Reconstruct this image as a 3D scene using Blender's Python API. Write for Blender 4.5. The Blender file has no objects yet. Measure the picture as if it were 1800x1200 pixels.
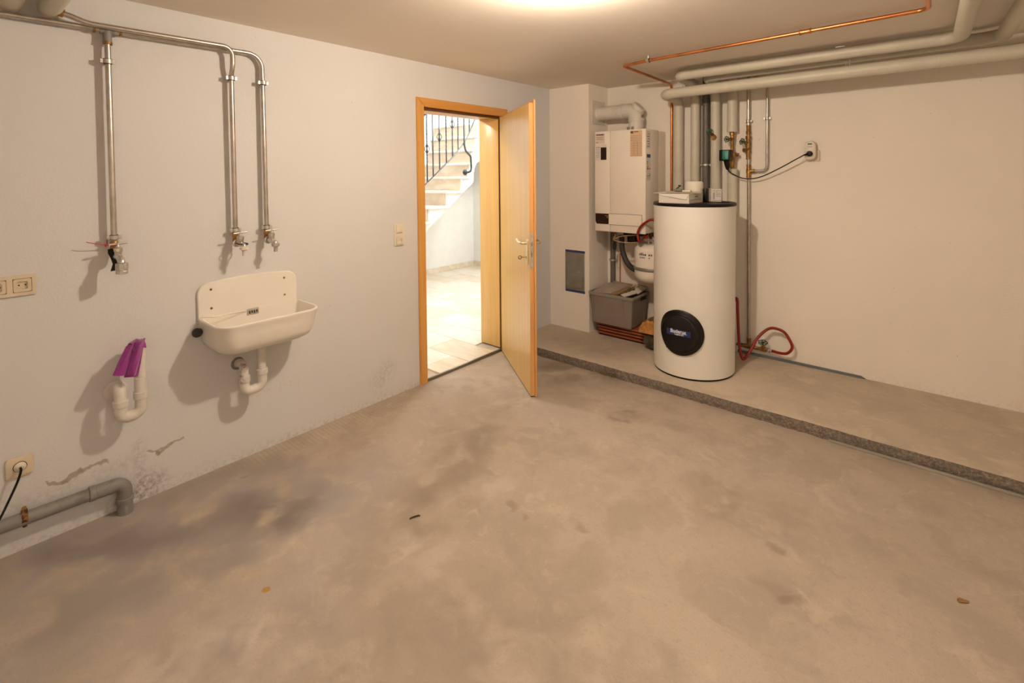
import bpy, bmesh, math, random
import numpy as np
from mathutils import Vector, Matrix
random.seed(7)
PI = math.pi
SC = bpy.context.scene
COL = SC.collection

# ------------------------------------------------------------------ camera
cam_d = bpy.data.cameras.new('camera')
cam = bpy.data.objects.new('camera', cam_d); COL.objects.link(cam)
cam_d.sensor_width = 36.0; cam_d.sensor_fit = 'HORIZONTAL'
cam_d.lens = 36.0 * 872.716 / 1800.0
cam_d.shift_x = 0.00023; cam_d.shift_y = -0.14671
cam_d.clip_start = 0.05
right = Vector((0.7603133, 0.6495039, -0.00826822))
up = Vector((-0.01603276, 0.03149015, 0.99937547))
fwd = Vector((-0.64935863, 0.7597059, -0.03435572))
m = Matrix((right, up, -fwd)).transposed().to_4x4()
m.translation = Vector((2.78295, 0.26430, 1.5))
cam.matrix_world = m
SC.camera = cam

# ------------------------------------------------------------------ world, exposure
w = bpy.data.worlds.new('world'); SC.world = w; w.use_nodes = True
w.node_tree.nodes['Background'].inputs[0].default_value = (1.0, 0.93, 0.85, 1)
w.node_tree.nodes['Background'].inputs[1].default_value = 0.02
SC.view_settings.view_transform = 'Standard'
SC.view_settings.look = 'None'
SC.view_settings.exposure = 0.10
SC.view_settings.gamma = 1.0
SC.view_settings.use_curve_mapping = False
BULB_W = 72.0           # bare cellar bulb
BULB_COL = (1.0, 0.825, 0.645)
HALL_W = 36.0           # hall pendant
FILL_DOME_W = 19.0           # added hall ceiling lamp, brightens the tiles by the door
HALL_COL = (1.0, 0.98, 0.94)
FILL_TUBE_W = 13.0           # added fill light, built as a tube lamp behind the camera
SKY_W = 60.0            # daylight coming down the stairwell
LAMP = Vector((1.65, 1.92, 2.247))

# cool daylight down the stairwell, from an unseen area light
ld = bpy.data.lights.new('stairwell_daylight', 'AREA'); ld.shape = 'RECTANGLE'; ld.size = 0.8; ld.size_y = 1.8
ld.energy = SKY_W; ld.color = (0.82, 0.91, 1.0)
lo = bpy.data.objects.new('stairwell_daylight', ld); COL.objects.link(lo); lo.location = (-2.4, 4.6, 4.1)

# ------------------------------------------------------------------ materials
def new_mat(name):
    mt = bpy.data.materials.new(name); mt.use_nodes = True
    nt = mt.node_tree
    return mt, nt, nt.nodes['Principled BSDF']
def N(nt, t, **kw):
    n = nt.nodes.new(t)
    for k, v in kw.items(): setattr(n, k, v)
    return n
def setin(nt, sock, v):
    if hasattr(v, 'is_linked'): nt.links.new(v, sock)
    else: sock.default_value = v
def math_n(nt, op, a, b=0.0, c=None, clamp=False):
    n = N(nt, 'ShaderNodeMath', operation=op, use_clamp=clamp)
    setin(nt, n.inputs[0], a); setin(nt, n.inputs[1], b)
    if c is not None: setin(nt, n.inputs[2], c)
    return n.outputs[0]
def vmath(nt, op, a, b=(0, 0, 0), out=0):
    n = N(nt, 'ShaderNodeVectorMath', operation=op)
    setin(nt, n.inputs[0], a); setin(nt, n.inputs[1], b)
    return n.outputs[out]
def mix(nt, f, a, b, blend='MIX'):
    n = N(nt, 'ShaderNodeMix', data_type='RGBA', blend_type=blend)
    setin(nt, n.inputs[0], f)
    setin(nt, n.inputs[6], a if hasattr(a, 'is_linked') or len(a) == 4 else (*a, 1))
    setin(nt, n.inputs[7], b if hasattr(b, 'is_linked') or len(b) == 4 else (*b, 1))
    return n.outputs[2]
def ramp(nt, f, lo, hi):
    n = N(nt, 'ShaderNodeMapRange', interpolation_type='SMOOTHSTEP')
    setin(nt, n.inputs[0], f); n.inputs[1].default_value = lo; n.inputs[2].default_value = hi
    return n.outputs[0]
def noise(nt, vec, scale, detail=3.0, rough=0.5, dist=0.0, col=False):
    n = N(nt, 'ShaderNodeTexNoise')
    setin(nt, n.inputs['Vector'], vec); n.inputs['Scale'].default_value = scale
    n.inputs['Detail'].default_value = detail; n.inputs['Roughness'].default_value = rough
    n.inputs['Distortion'].default_value = dist
    return n.outputs[1] if col else n.outputs[0]
def coords(nt):
    return N(nt, 'ShaderNodeTexCoord').outputs['Object']
def bump(nt, bsdf, h, strength, dist=0.005):
    b = N(nt, 'ShaderNodeBump'); b.inputs['Strength'].default_value = strength; b.inputs['Distance'].default_value = dist
    setin(nt, b.inputs['Height'], h); nt.links.new(b.outputs[0], bsdf.inputs['Normal'])
def seg_mask(nt, vec, a, b, wdt, soft):
    """1 inside a capsule from a to b (2 or 3 numbers each), fading over soft."""
    a = Vector((*a, 0)[:3]); b = Vector((*b, 0)[:3]); ab = b - a
    pa = vmath(nt, 'SUBTRACT', vec, tuple(a))
    h = math_n(nt, 'DIVIDE', vmath(nt, 'DOT_PRODUCT', pa, tuple(ab), 1), max(ab.dot(ab), 1e-6), clamp=True)
    sc = N(nt, 'ShaderNodeVectorMath', operation='SCALE'); sc.inputs[0].default_value = tuple(ab); setin(nt, sc.inputs[3], h)
    d = vmath(nt, 'LENGTH', vmath(nt, 'SUBTRACT', pa, sc.outputs[0]), out=1)
    n = N(nt, 'ShaderNodeMapRange', interpolation_type='SMOOTHSTEP')
    setin(nt, n.inputs[0], d); n.inputs[1].default_value = wdt - soft; n.inputs[2].default_value = wdt + soft
    n.inputs[3].default_value = 1; n.inputs[4].default_value = 0
    return n.outputs[0]
def simple(name, col, rough=0.5, metal=0.0, var=0.06, nscale=8.0, bmp=0.0, bscale=60.0, spec=0.5, coat=0.0):
    mt, nt, bs = new_mat(name)
    v = coords(nt)
    n = noise(nt, v, nscale, 4)
    c1 = tuple(min(1, x * (1 - var)) for x in col); c2 = tuple(min(1, x * (1 + var)) for x in col)
    nt.links.new(mix(nt, ramp(nt, n, 0.3, 0.7), c1, c2), bs.inputs['Base Color'])
    bs.inputs['Roughness'].default_value = rough; bs.inputs['Metallic'].default_value = metal
    bs.inputs['Specular IOR Level'].default_value = spec
    bs.inputs['Coat Weight'].default_value = coat
    if bmp: bump(nt, bs, noise(nt, v, bscale, 3), bmp)
    return mt
def emit(name, col, strength):
    mt, nt, bs = new_mat(name); mt.cycles.emission_sampling = 'NONE'
    bs.inputs['Base Color'].default_value = (0.9, 0.9, 0.88, 1)
    bs.inputs['Emission Color'].default_value = (*col, 1); bs.inputs['Emission Strength'].default_value = strength
    return mt

def wall_mat(name, base, marks=None, grain=90.0, relief=.20):
    mt, nt, bs = new_mat(name)
    v = coords(nt)
    big = noise(nt, v, 1.1, 2, 0.55)
    c = mix(nt, ramp(nt, big, 0.35, 0.7), tuple(x * 0.965 for x in base), base)
    # scuffs: sparse little dark specks
    sp = noise(nt, v, 34, 2, 0.5)
    c = mix(nt, math_n(nt, 'MULTIPLY', ramp(nt, sp, 0.755, 0.80), 0.35), c, (0.23, 0.17, 0.12))
    if marks: c = marks(nt, v, c)
    nt.links.new(c, bs.inputs['Base Color'])
    bs.inputs['Roughness'].default_value = 0.85; bs.inputs['Specular IOR Level'].default_value = 0.15
    bump(nt, bs, noise(nt, v, grain, 3, 0.7), relief, 0.006)
    return mt
def left_marks(nt, v, c):
    wv = vmath(nt, 'ADD', v, vmath(nt, 'MULTIPLY', vmath(nt, 'SUBTRACT', noise(nt, v, 22, 2, 0.6, col=True), (.5, .5, .5)), (0.0, .05, .05)))
    cem = (0.34, 0.27, 0.21)
    for a, b, ww in (((0, .545, .238), (0, .60, .212), .008), ((0, .60, .215), (0, .645, .235), .015), ((0, .645, .235), (0, .735, .238), .006),
                     ((0, .889, .219), (0, .924, .195), .006), ((0, .924, .195), (0, .976, .212), .009), ((0, .976, .212), (0, 1.02, .228), .005)):
        c = mix(nt, math_n(nt, 'MULTIPLY', seg_mask(nt, wv, a, b, ww, .003), .75), c, cem)
    # damp dirt around the drain pipe and along the skirting line, grey rub mark, dirt by the door
    dirt = noise(nt, v, 45, 3, 0.75)
    low = math_n(nt, 'MULTIPLY', seg_mask(nt, wv, (0, -.5, 0), (0, 2.5, 0), .02, .07), math_n(nt, 'MULTIPLY', ramp(nt, dirt, .42, .72), .55))
    c = mix(nt, low, c, (0.20, 0.155, 0.12))
    for a, b, ww, sf, k in (((0, .86, .03), (0, .852, .26), .016, .03, .42), ((0, .80, .04), (0, .90, .06), .05, .05, .6),
                            ((0, 2.22, .20), (0, 2.15, .13), .05, .07, .30), ((0, .70, .2), (0, .80, .2), .02, .04, .3),
                            ((0, .2, .2), (0, .62, .19), .03, .035, .2)):
        c = mix(nt, math_n(nt, 'MULTIPLY', seg_mask(nt, wv, a, b, ww, sf), math_n(nt, 'MULTIPLY', ramp(nt, dirt, .35, .65), k)), c, (0.17, 0.135, 0.105))
    c = mix(nt, math_n(nt, 'MULTIPLY', seg_mask(nt, wv, (0, 1.2, .3), (0, 1.6, .33), .03, .05), math_n(nt, 'MULTIPLY', ramp(nt, dirt, .5, .7), .35)), c, (0.52, 0.36, 0.2))
    return c
def back_marks(nt, v, c):
    wv = vmath(nt, 'ADD', v, vmath(nt, 'MULTIPLY', vmath(nt, 'SUBTRACT', noise(nt, v, 9, 4, 0.6, col=True), (.5, .5, .5)), (.1, 0, .1)))
    c = mix(nt, math_n(nt, 'MULTIPLY', seg_mask(nt, wv, (3.27, 4.415, .1), (3.3, 4.415, .45), .07, .06), .45), c, (0.62, 0.40, 0.16))
    dirt = noise(nt, v, 60, 4, 0.7)
    c = mix(nt, math_n(nt, 'MULTIPLY', seg_mask(nt, v, (0, 4.415, .06), (5, 4.415, .06), .02, .09), math_n(nt, 'MULTIPLY', ramp(nt, dirt, .5, .7), .4)), c, (0.25, 0.19, 0.14))
    return c

def concrete(name, base, platform=False):
    mt, nt, bs = new_mat(name)
    v = coords(nt)
    wrp = vmath(nt, 'SUBTRACT', noise(nt, v, 2.6, 3, 0.6, col=True), (.5, .5, .5))
    wv = vmath(nt, 'ADD', v, vmath(nt, 'MULTIPLY', wrp, (.35, .35, 0)))
    wv2 = vmath(nt, 'ADD', v, vmath(nt, 'MULTIPLY', vmath(nt, 'SUBTRACT', noise(nt, v, 11, 2, 0.6, col=True), (.5, .5, .5)), (.07, .07, 0)))
    b = Vector(base)
    c = mix(nt, ramp(nt, noise(nt, v, 0.9, 2, 0.6), .3, .7), tuple(b * .93), tuple(b * 1.06))
    c = mix(nt, math_n(nt, 'MULTIPLY', ramp(nt, noise(nt, wv, 3.1, 4, 0.62), .44, .64), .55), c, tuple(b * .74))
    c = mix(nt, math_n(nt, 'MULTIPLY', ramp(nt, noise(nt, wv, 4.7, 4, 0.65), .54, .70), .5), c, tuple(b * 1.25))
    c = mix(nt, math_n(nt, 'MULTIPLY', ramp(nt, noise(nt, v, 210, 2, 0.6), .60, .72), .45), c, tuple(b * .62))
    g1 = noise(nt, v, 38, 3.5, 0.75); g2 = noise(nt, wv2, 17, 3.5, 0.75)
    c = mix(nt, math_n(nt, 'MULTIPLY', ramp(nt, g1, .52, .72), .34), c, tuple(b * .70))
    c = mix(nt, math_n(nt, 'MULTIPLY', ramp(nt, g2, .54, .74), .30), c, tuple(b * 1.28))
    if not platform:
        at = N(nt, 'ShaderNodeVertexColor', layer_name='stain')
        c = mix(nt, at.outputs['Alpha'], c, at.outputs['Color'])
        c = mix(nt, math_n(nt, 'MULTIPLY', ramp(nt, noise(nt, v, 150, 2, 0.75), .55, .70), .30), c, tuple(b * .55))
        c = mix(nt, math_n(nt, 'MULTIPLY', seg_mask(nt, v, (.956, 1.008), (.958, 1.01), .013, .002), .85), c, (0.40, 0.20, 0.03))
        c = mix(nt, math_n(nt, 'MULTIPLY', seg_mask(nt, wv2, (.178, 1.23), (.185, 1.245), .014, .012), .4), c, (0.16, 0.15, 0.3))
        # combed strip beside the wall
        sx = N(nt, 'ShaderNodeSeparateXYZ'); nt.links.new(v, sx.inputs[0])
        wave = math_n(nt, 'SINE', math_n(nt, 'MULTIPLY', sx.outputs[1], 260.0))
        strip = seg_mask(nt, wv2, (.06, 1.25), (.10, 2.35), .07, .05)
        c = mix(nt, math_n(nt, 'MULTIPLY', strip, math_n(nt, 'MULTIPLY', ramp(nt, wave, -.3, .9), .3)), c, tuple(b * .68))
    else:
        for a, bb, ww, sf, k in (((.3, 3.85), (.8, 3.8), .2, .2, .35), ((.95, 3.6), (1.05, 3.8), .03, .03, .35), ((.7, 3.75), (.85, 3.7), .05, .06, .4), ((.43, 4.05), (.9, 4.05), .05, .07, .4)):
            c = mix(nt, math_n(nt, 'MULTIPLY', seg_mask(nt, wv2, a, bb, ww, sf), k), c, (0.22, 0.155, 0.10))
    nt.links.new(c, bs.inputs['Base Color'])
    bs.inputs['Roughness'].default_value = 0.72; bs.inputs['Specular IOR Level'].default_value = 0.3
    bump(nt, bs, noise(nt, v, 110, 2.5, 0.75), 0.16, 0.004)
    return mt

def wood_mat(name, c1, c2, rough=0.35, axis='Z', coat=0.0):
    mt, nt, bs = new_mat(name)
    v = coords(nt)
    s = {'Z': (26, 26, 1.1), 'X': (1.1, 26, 26), 'Y': (26, 1.1, 26)}[axis]
    n = noise(nt, vmath(nt, 'MULTIPLY', v, s), 1.3, 5, 0.6, 0.4)
    n2 = noise(nt, vmath(nt, 'MULTIPLY', v, tuple(x * 4 for x in s)), 2.0, 3, 0.6)
    c = mix(nt, ramp(nt, n, .3, .7), c1, c2)
    c = mix(nt, math_n(nt, 'MULTIPLY', ramp(nt, n2, .5, .8), .06), c, tuple(x * .6 for x in c1))
    nt.links.new(c, bs.inputs['Base Color'])
    bs.inputs['Roughness'].default_value = rough; bs.inputs['Coat Weight'].default_value = coat; bs.inputs['Coat Roughness'].default_value = 0.18
    return mt
def marble_mat(name, c1, c2, rough=0.15):
    mt, nt, bs = new_mat(name)
    v = coords(nt)
    n = noise(nt, vmath(nt, 'MULTIPLY', v, (1, 3.5, 3)), 2.2, 6, 0.6, 1.5)
    nt.links.new(mix(nt, ramp(nt, n, .35, .7), c1, c2), bs.inputs['Base Color'])
    bs.inputs['Roughness'].default_value = rough
    return mt
def broken_edge(name, base):
    mt, nt, bs = new_mat(name)
    v = coords(nt)
    vo = N(nt, 'ShaderNodeTexVoronoi'); vo.inputs['Scale'].default_value = 95; nt.links.new(v, vo.inputs['Vector'])
    b = Vector(base)
    c = mix(nt, ramp(nt, noise(nt, v, 70, 5, .7), .35, .65), tuple(b * .62), tuple(b * 1.25))
    c = mix(nt, math_n(nt, 'MULTIPLY', ramp(nt, vo.outputs[0], .3, .55), .4), c, tuple(b * .5))
    c = mix(nt, math_n(nt, 'MULTIPLY', seg_mask(nt, v, (.93, 3.478, .03), (1.02, 3.478, .03), .03, .05), .55), c, (0.10, 0.06, 0.03))
    nt.links.new(c, bs.inputs['Base Color']); bs.inputs['Roughness'].default_value = .9
    bump(nt, bs, math_n(nt, 'ADD', noise(nt, v, 130, 4, .7), vo.outputs[0]), .7, .008)
    return mt
def cloth_mat(name, col):
    mt, nt, bs = new_mat(name)
    v = coords(nt)
    c = Vector(col)
    nt.links.new(mix(nt, ramp(nt, noise(nt, v, 90, 4, .7), .3, .7), tuple(c * .8), tuple(c * 1.15)), bs.inputs['Base Color'])
    bs.inputs['Roughness'].default_value = .95; bs.inputs['Sheen Weight'].default_value = .35
    bump(nt, bs, noise(nt, v, 420, 2, .6), .5, .002)
    return mt
def rust_mat(name):
    mt, nt, bs = new_mat(name)
    v = coords(nt)
    nt.links.new(mix(nt, ramp(nt, noise(nt, v, 60, 5, .7), .4, .62), (.035, .015, .006), (.30, .12, .025)), bs.inputs['Base Color'])
    bs.inputs['Roughness'].default_value = .85
    bump(nt, bs, noise(nt, v, 160, 4), .5, .003)
    return mt
def worn_pipe(name, base, dirt, amount=.5):
    mt, nt, bs = new_mat(name)
    v = coords(nt)
    n = noise(nt, v, 13, 6, .7)
    c = mix(nt, ramp(nt, noise(nt, v, 5, 4), .3, .7), tuple(x * .88 for x in base), base)
    nt.links.new(mix(nt, math_n(nt, 'MULTIPLY', ramp(nt, n, .5, .68), amount), c, dirt), bs.inputs['Base Color'])
    bs.inputs['Roughness'].default_value = .5
    return mt

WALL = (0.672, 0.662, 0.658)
M = {}
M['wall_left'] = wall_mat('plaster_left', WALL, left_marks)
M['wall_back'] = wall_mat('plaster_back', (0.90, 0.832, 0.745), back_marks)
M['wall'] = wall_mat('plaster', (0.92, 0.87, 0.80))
M['ceiling'] = wall_mat('ceiling_paint', (0.90, 0.825, 0.735), None, 70, .06)
M['hall_wall'] = simple('hall_plaster', (0.90, 0.89, 0.85), .85, var=.02, spec=.1)
M['floor'] = concrete('concrete_floor', (0.44, 0.368, 0.295))
M['platform'] = concrete('concrete_platform', (0.58, 0.495, 0.39), True)
M['edge'] = broken_edge('broken_concrete', (0.27, 0.22, 0.17))
M['door'] = wood_mat('door_veneer', (0.74, 0.45, 0.135), (0.80, 0.52, 0.18), .33, 'Z', .15)
M['casing'] = wood_mat('casing_veneer', (0.62, 0.305, 0.075), (0.70, 0.37, 0.10), .35, 'Z')
M['casing_h'] = wood_mat('casing_veneer_across', (0.58, 0.27, 0.06), (0.66, 0.33, 0.085), .35, 'Y')
M['edgeband'] = wood_mat('edge_veneer', (0.62, 0.30, 0.09), (0.68, 0.36, 0.12), .4, 'Z')
M['steel'] = simple('steel_pipe', (0.50, 0.455, 0.405), .34, .95, .12, 20)
M['galv'] = simple('galvanised', (0.55, 0.53, 0.49), .45, .8, .15, 40)
M['rubber'] = simple('black_rubber', (0.015, 0.014, 0.013), .6)
M['chrome'] = simple('dull_chrome', (0.60, 0.58, 0.55), .30, .95, .12, 30)
M['worn'] = simple('worn_chrome', (0.50, 0.47, 0.43), .48, .85, .12, 30)
M['brass'] = simple('brass', (0.40, 0.225, 0.065), .42, .9, .35, 40)
M['oldbrass'] = simple('tarnished_brass', (0.30, 0.17, 0.06), .5, .75, .4, 40)
M['copper'] = simple('copper', (0.62, 0.25, 0.09), .33, .9, .18, 14)
M['pvc'] = simple('cream_insulation', (0.62, 0.575, 0.475), .42, 0, .04, 6)
M['pvc2'] = simple('cream_insulation_cap', (0.65, 0.61, 0.53), .45, 0, .04, 6)
M['grey_pvc'] = simple('grey_pvc', (0.135, 0.118, 0.105), .45, 0, .1, 9)
M['drain'] = worn_pipe('weathered_grey_pipe', (0.24, 0.225, 0.21), (0.13, 0.095, 0.065), .55)
M['white_pvc'] = worn_pipe('white_plastic_pipe', (0.74, 0.69, 0.63), (0.52, 0.43, 0.34), .3)
M['dirty_pvc'] = worn_pipe('stained_plastic_pipe', (0.70, 0.65, 0.59), (0.16, 0.11, 0.08), .8)
M['ceramic'] = simple('sink_plastic', (0.84, 0.79, 0.71), .30, 0, .015, 5, coat=.2)
M['socket'] = simple('cream_socket', (0.66, 0.56, 0.41), .35, 0, .02)
M['socket_w'] = simple('pale_socket', (0.74, 0.67, 0.55), .35, 0, .02)
M['dark'] = simple('dark_hole', (0.01, 0.009, 0.008), .7)
M['black'] = simple('black_plastic', (0.006, 0.005, 0.005), .42, spec=.25)
M['rust'] = rust_mat('rusty_iron')
M['cloth'] = cloth_mat('purple_terry', (0.30, 0.035, 0.25))
M['red'] = simple('red_hose', (0.26, 0.009, 0.004), .45, 0, .12)
M['redplastic'] = simple('red_plastic', (0.55, 0.015, 0.02), .45)
M['boiler'] = simple('boiler_enamel', (0.88, 0.81, 0.71), .38, 0, .012)
M['boiler_side'] = M['boiler']
M['brown'] = simple('dark_brown_panel', (0.022, 0.011, 0.009), .3)
M['tank'] = simple('tank_jacket', (0.82, 0.79, 0.725), .5, 0, .02, 4, .04, 5)
M['green'] = simple('green_paint', (0.02, 0.09, 0.045), .45)
M['teal'] = simple('teal_panel', (0.0, 0.20, 0.145), .4)
M['blue'] = simple('blue_label', (0.006, 0.025, 0.13), .4)
M['white'] = simple('white_print', (0.85, 0.85, 0.83), .5)
M['card'] = simple('white_card', (0.74, 0.68, 0.61), .8, 0, .03)
M['paper'] = simple('paper', (0.66, 0.58, 0.47), .85, 0, .05)
M['peach'] = simple('peach_paper', (0.72, 0.50, 0.33), .85, 0, .03)
M['pinkish'] = simple('pale_pink_paper', (0.74, 0.62, 0.53), .85, 0, .03)
M['ink'] = simple('ink', (0.10, 0.08, 0.07), .8)
M['tape'] = simple('blue_tape', (0.035, 0.06, 0.16), .7)
M['hatch'] = simple('grey_hatch', (0.27, 0.26, 0.22), .45, .3, .12, 14)
M['crate'] = simple('grey_crate', (0.27, 0.235, 0.195), .5, 0, .04)
M['board'] = simple('grey_board', (0.42, 0.36, 0.30), .85, 0, .08)
M['oldwood'] = wood_mat('old_wood', (0.30, 0.18, 0.08), (0.44, 0.29, 0.15), .7, 'Y')
M['tile_red'] = simple('red_clay', (0.30, 0.070, 0.022), .6, 0, .15)
M['logcut'] = simple('cut_wood', (0.52, 0.235, 0.06), .8, 0, .25, 30, .3)
M['bark'] = simple('bark', (0.13, 0.085, 0.05), .95, 0, .4, 30, .8, 45)
M['bark2'] = simple('dark_bark', (0.055, 0.045, 0.025), .95, 0, .4, 25, .8, 40)
M['iron'] = simple('wrought_iron', (0.035, 0.038, 0.04), .45, .5)
M['marble'] = [marble_mat('marble_a', (0.78, 0.69, 0.56), (0.86, 0.80, 0.70)), marble_mat('marble_b', (0.82, 0.75, 0.65), (0.88, 0.84, 0.76)), marble_mat('marble_c', (0.74, 0.63, 0.48), (0.84, 0.76, 0.63))]
M['riser'] = marble_mat('riser_marble', (0.62, 0.48, 0.34), (0.74, 0.62, 0.47), .3)
M['grout'] = simple('grout', (0.50, 0.44, 0.36), .9)
M['bluegrey'] = simple('blue_grey_strip', (0.15, 0.165, 0.18), .6, 0, .1)
M['blackhose'] = simple('dark_hose', (0.045, 0.038, 0.032), .5)
M['leafbrown'] = simple('dry_leaf', (0.30, 0.15, 0.05), .8, 0, .3, 60)
M['aluminium'] = simple('threshold_metal', (0.20, 0.175, 0.14), .4, .6)
M['nickel'] = simple('champagne_metal', (0.70, 0.60, 0.42), .28, .85, .08)

# ------------------------------------------------------------------ stains of the cellar floor
# The damp patches, dried rings, scrape marks and shoe prints are worked out once per floor vertex
# (colour + cover) so that the floor shader itself stays light.
def fbm(x, y, scale, octaves, seed, rough=.6):
    out = np.zeros_like(x); amp = 1.0; tot = 0.0
    rs = np.random.RandomState(seed); tab = rs.rand(256, 256)
    for o_ in range(octaves):
        u = x * scale * 2 ** o_ + 17.3 * o_; v = y * scale * 2 ** o_ + 9.1 * o_
        iu = np.floor(u).astype(int); iv = np.floor(v).astype(int); fu = u - iu; fv = v - iv
        fu = fu * fu * (3 - 2 * fu); fv = fv * fv * (3 - 2 * fv)
        g = lambda a, b: tab[(iu + a) % 256, (iv + b) % 256]
        out += amp * ((g(0, 0) * (1 - fu) + g(1, 0) * fu) * (1 - fv) + (g(0, 1) * (1 - fu) + g(1, 1) * fu) * fv)
        tot += amp; amp *= rough
    return out / tot
def sstep(x, lo, hi):
    t = np.clip((x - lo) / (hi - lo), 0, 1); return t * t * (3 - 2 * t)
def cap(x, y, a, b, w_, sf):
    ax, ay = a; dx, dy = b[0] - ax, b[1] - ay
    h = np.clip(((x - ax) * dx + (y - ay) * dy) / max(dx * dx + dy * dy, 1e-6), 0, 1)
    return 1 - sstep(np.hypot(x - ax - dx * h, y - ay - dy * h), w_ - sf, w_ + sf)
def floor_stains(x, y):
    grey = (0.35, 0.312, 0.298); dk = (0.20, 0.172, 0.157)
    wx = x + .36 * (fbm(x, y, 2.6, 4, 1) - .5); wy = y + .36 * (fbm(x, y, 2.6, 4, 2) - .5)
    sx = x + .08 * (fbm(x, y, 11, 3, 3) - .5); sy = y + .08 * (fbm(x, y, 11, 3, 4) - .5)
    tex = sstep(fbm(wx, wy, 6, 4, 5), .22, .60); tex2 = sstep(fbm(sx, sy, 10, 3, 6), .34, .62)
    A = np.ones_like(x); C = np.zeros((len(x), 3))
    def put(wgt, col):
        nonlocal A, C
        A = A * (1 - wgt); C = C * (1 - wgt)[:, None] + wgt[:, None] * np.array(col)
    for a, bb, ww, sf, k, cc in (((.05, .30), (.55, 1.25), .42, .28, .92, grey), ((.12, .55), (.62, 1.33), .10, .12, .62, dk), ((.46, 1.14), (.66, 1.30), .08, .08, .72, dk), ((.22, .62), (.40, .86), .06, .07, .5, dk), ((1.10, .80), (1.22, 1.02), .05, .06, .4, dk), ((.50, .42), (.62, .62), .06, .07, .35, dk),
                                     ((.42, .50), (.70, 1.0), .10, .10, .30, dk), ((.02, 1.0), (.2, 1.5), .10, .12, .35, dk),
                                     ((.7, .3), (1.15, .95), .22, .2, .42, grey), ((1.0, 1.55), (.85, 2.15), .12, .14, .42, (.20, .15, .11)),
                                     ((.75, 2.35), (.95, 2.0), .18, .2, .30, (.21, .165, .125)), ((.35, 3.3), (.95, 3.42), .12, .14, .62, (.13, .095, .07)),
                                     ((.65, 3.05), (.8, 3.2), .12, .14, .30, (.17, .13, .1)), ((1.2, 1.6), (1.0, 1.75), .05, .06, .4, (.19, .14, .1)),
                                     ((1.36, 1.3), (1.6, 1.5), .2, .2, .25, (.2, .155, .12)), ((1.7, 1.35), (1.95, 1.7), .14, .16, .25, (.19, .15, .115)),
                                     ((1.45, .9), (1.9, 1.3), .25, .2, .25, (.2, .16, .125))):
        put(cap(wx, wy, a, bb, ww, sf) * tex * k, cc)
    for a, bb, ww, sf, k in (((.755, 1.31), (.79, 1.2), .012, .014, .5), ((.79, 1.2), (.84, 1.08), .012, .015, .5), ((1.08, .965), (1.15, .86), .012, .014, .55),
                                 ((.55, 1.35), (.62, 1.42), .02, .03, .25), ((.62, 1.0), (.74, 1.12), .012, .02, .4), ((1.2, 1.0), (1.3, .95), .05, .05, .35),
                                 ((.95, .62), (1.1, .8), .12, .12, .35), ((1.15, 1.75), (1.2, 2.0), .07, .09, .4), ((1.2, 1.45), (1.35, 1.5), .1, .1, .3), ((.45, 3.15), (.3, 2.75), .1, .14, .3),
                                 ((.62, 3.28), (.85, 3.36), .05, .06, .45)):
        put(cap(sx, sy, a, bb, ww, sf) * tex2 * k, (0.60, 0.525, 0.445))
    for a, bb, ww, sf, k in (((1.335, 2.985), (1.42, 3.07), .075, .012, .32), ((1.345, 2.99), (1.41, 3.06), .05, .03, .3), ((2.30, 2.42), (2.345, 2.39), .022, .008, .32),
                                 ((2.30, 2.25), (2.37, 2.21), .036, .012, .15), ((2.385, 2.175), (2.415, 2.195), .022, .008, .4), ((1.66, 2.02), (1.67, 2.0), .018, .006, .3),
                                 ((1.32, 1.93), (1.36, 1.91), .022, .01, .3), ((1.44, 1.93), (1.45, 1.92), .014, .006, .3), ((2.02, 2.55), (2.2, 2.6), .14, .12, .14)):
        put(cap(sx, sy, a, bb, ww, sf) * np.clip(tex2 * k * 1.25 + .05, 0, 1), (0.20, 0.145, 0.10))
    al = 1 - A
    return np.concatenate([C / np.maximum(al, 1e-4)[:, None], al[:, None]], 1)

# ------------------------------------------------------------------ mesh helpers
WM = {}
def obj(name, bm, mat=None, parent=None, smooth=True, local=False, angle=35):
    """bm in world coordinates unless local; linked as one mesh object under parent."""
    W = WM.get(parent.name, Matrix()) if parent else Matrix()
    if not local and parent: bm.transform(W.inverted())
    bmesh.ops.recalc_face_normals(bm, faces=bm.faces)
    me = bpy.data.meshes.new(name)
    if smooth:
        lim = math.radians(angle)
        for f in bm.faces: f.smooth = True
        for e in bm.edges:
            if len(e.link_faces) == 2 and e.calc_face_angle(0) > lim: e.smooth = False
    bm.to_mesh(me); bm.free()
    o = bpy.data.objects.new(name, me); COL.objects.link(o)
    if mat:
        for x in (mat if isinstance(mat, (list, tuple)) else [mat]): me.materials.append(x)
    if parent: o.parent = parent
    WM[o.name] = W
    return o
def tag(o, label=None, cat=None, group=None, kind=None):
    if label: o['label'] = label
    if cat: o['category'] = cat
    if group: o['group'] = group
    if kind: o['kind'] = kind
    return o
def thing(name, label, cat, loc=(0, 0, 0), rz=0.0, group=None):
    o = bpy.data.objects.new(name, None); COL.objects.link(o)
    o.location = loc; o.rotation_euler = (0, 0, rz); o.empty_display_size = .05
    WM[o.name] = Matrix.Translation(Vector(loc)) @ Matrix.Rotation(rz, 4, 'Z')
    return tag(o, label, cat, group)
def struct(name, bm, mat, parent=None, smooth=False, label=None):
    o = obj(name, bm, mat, parent, smooth); 
    if not parent: o['kind'] = 'structure'
    if label: o['label'] = label
    return o
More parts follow.
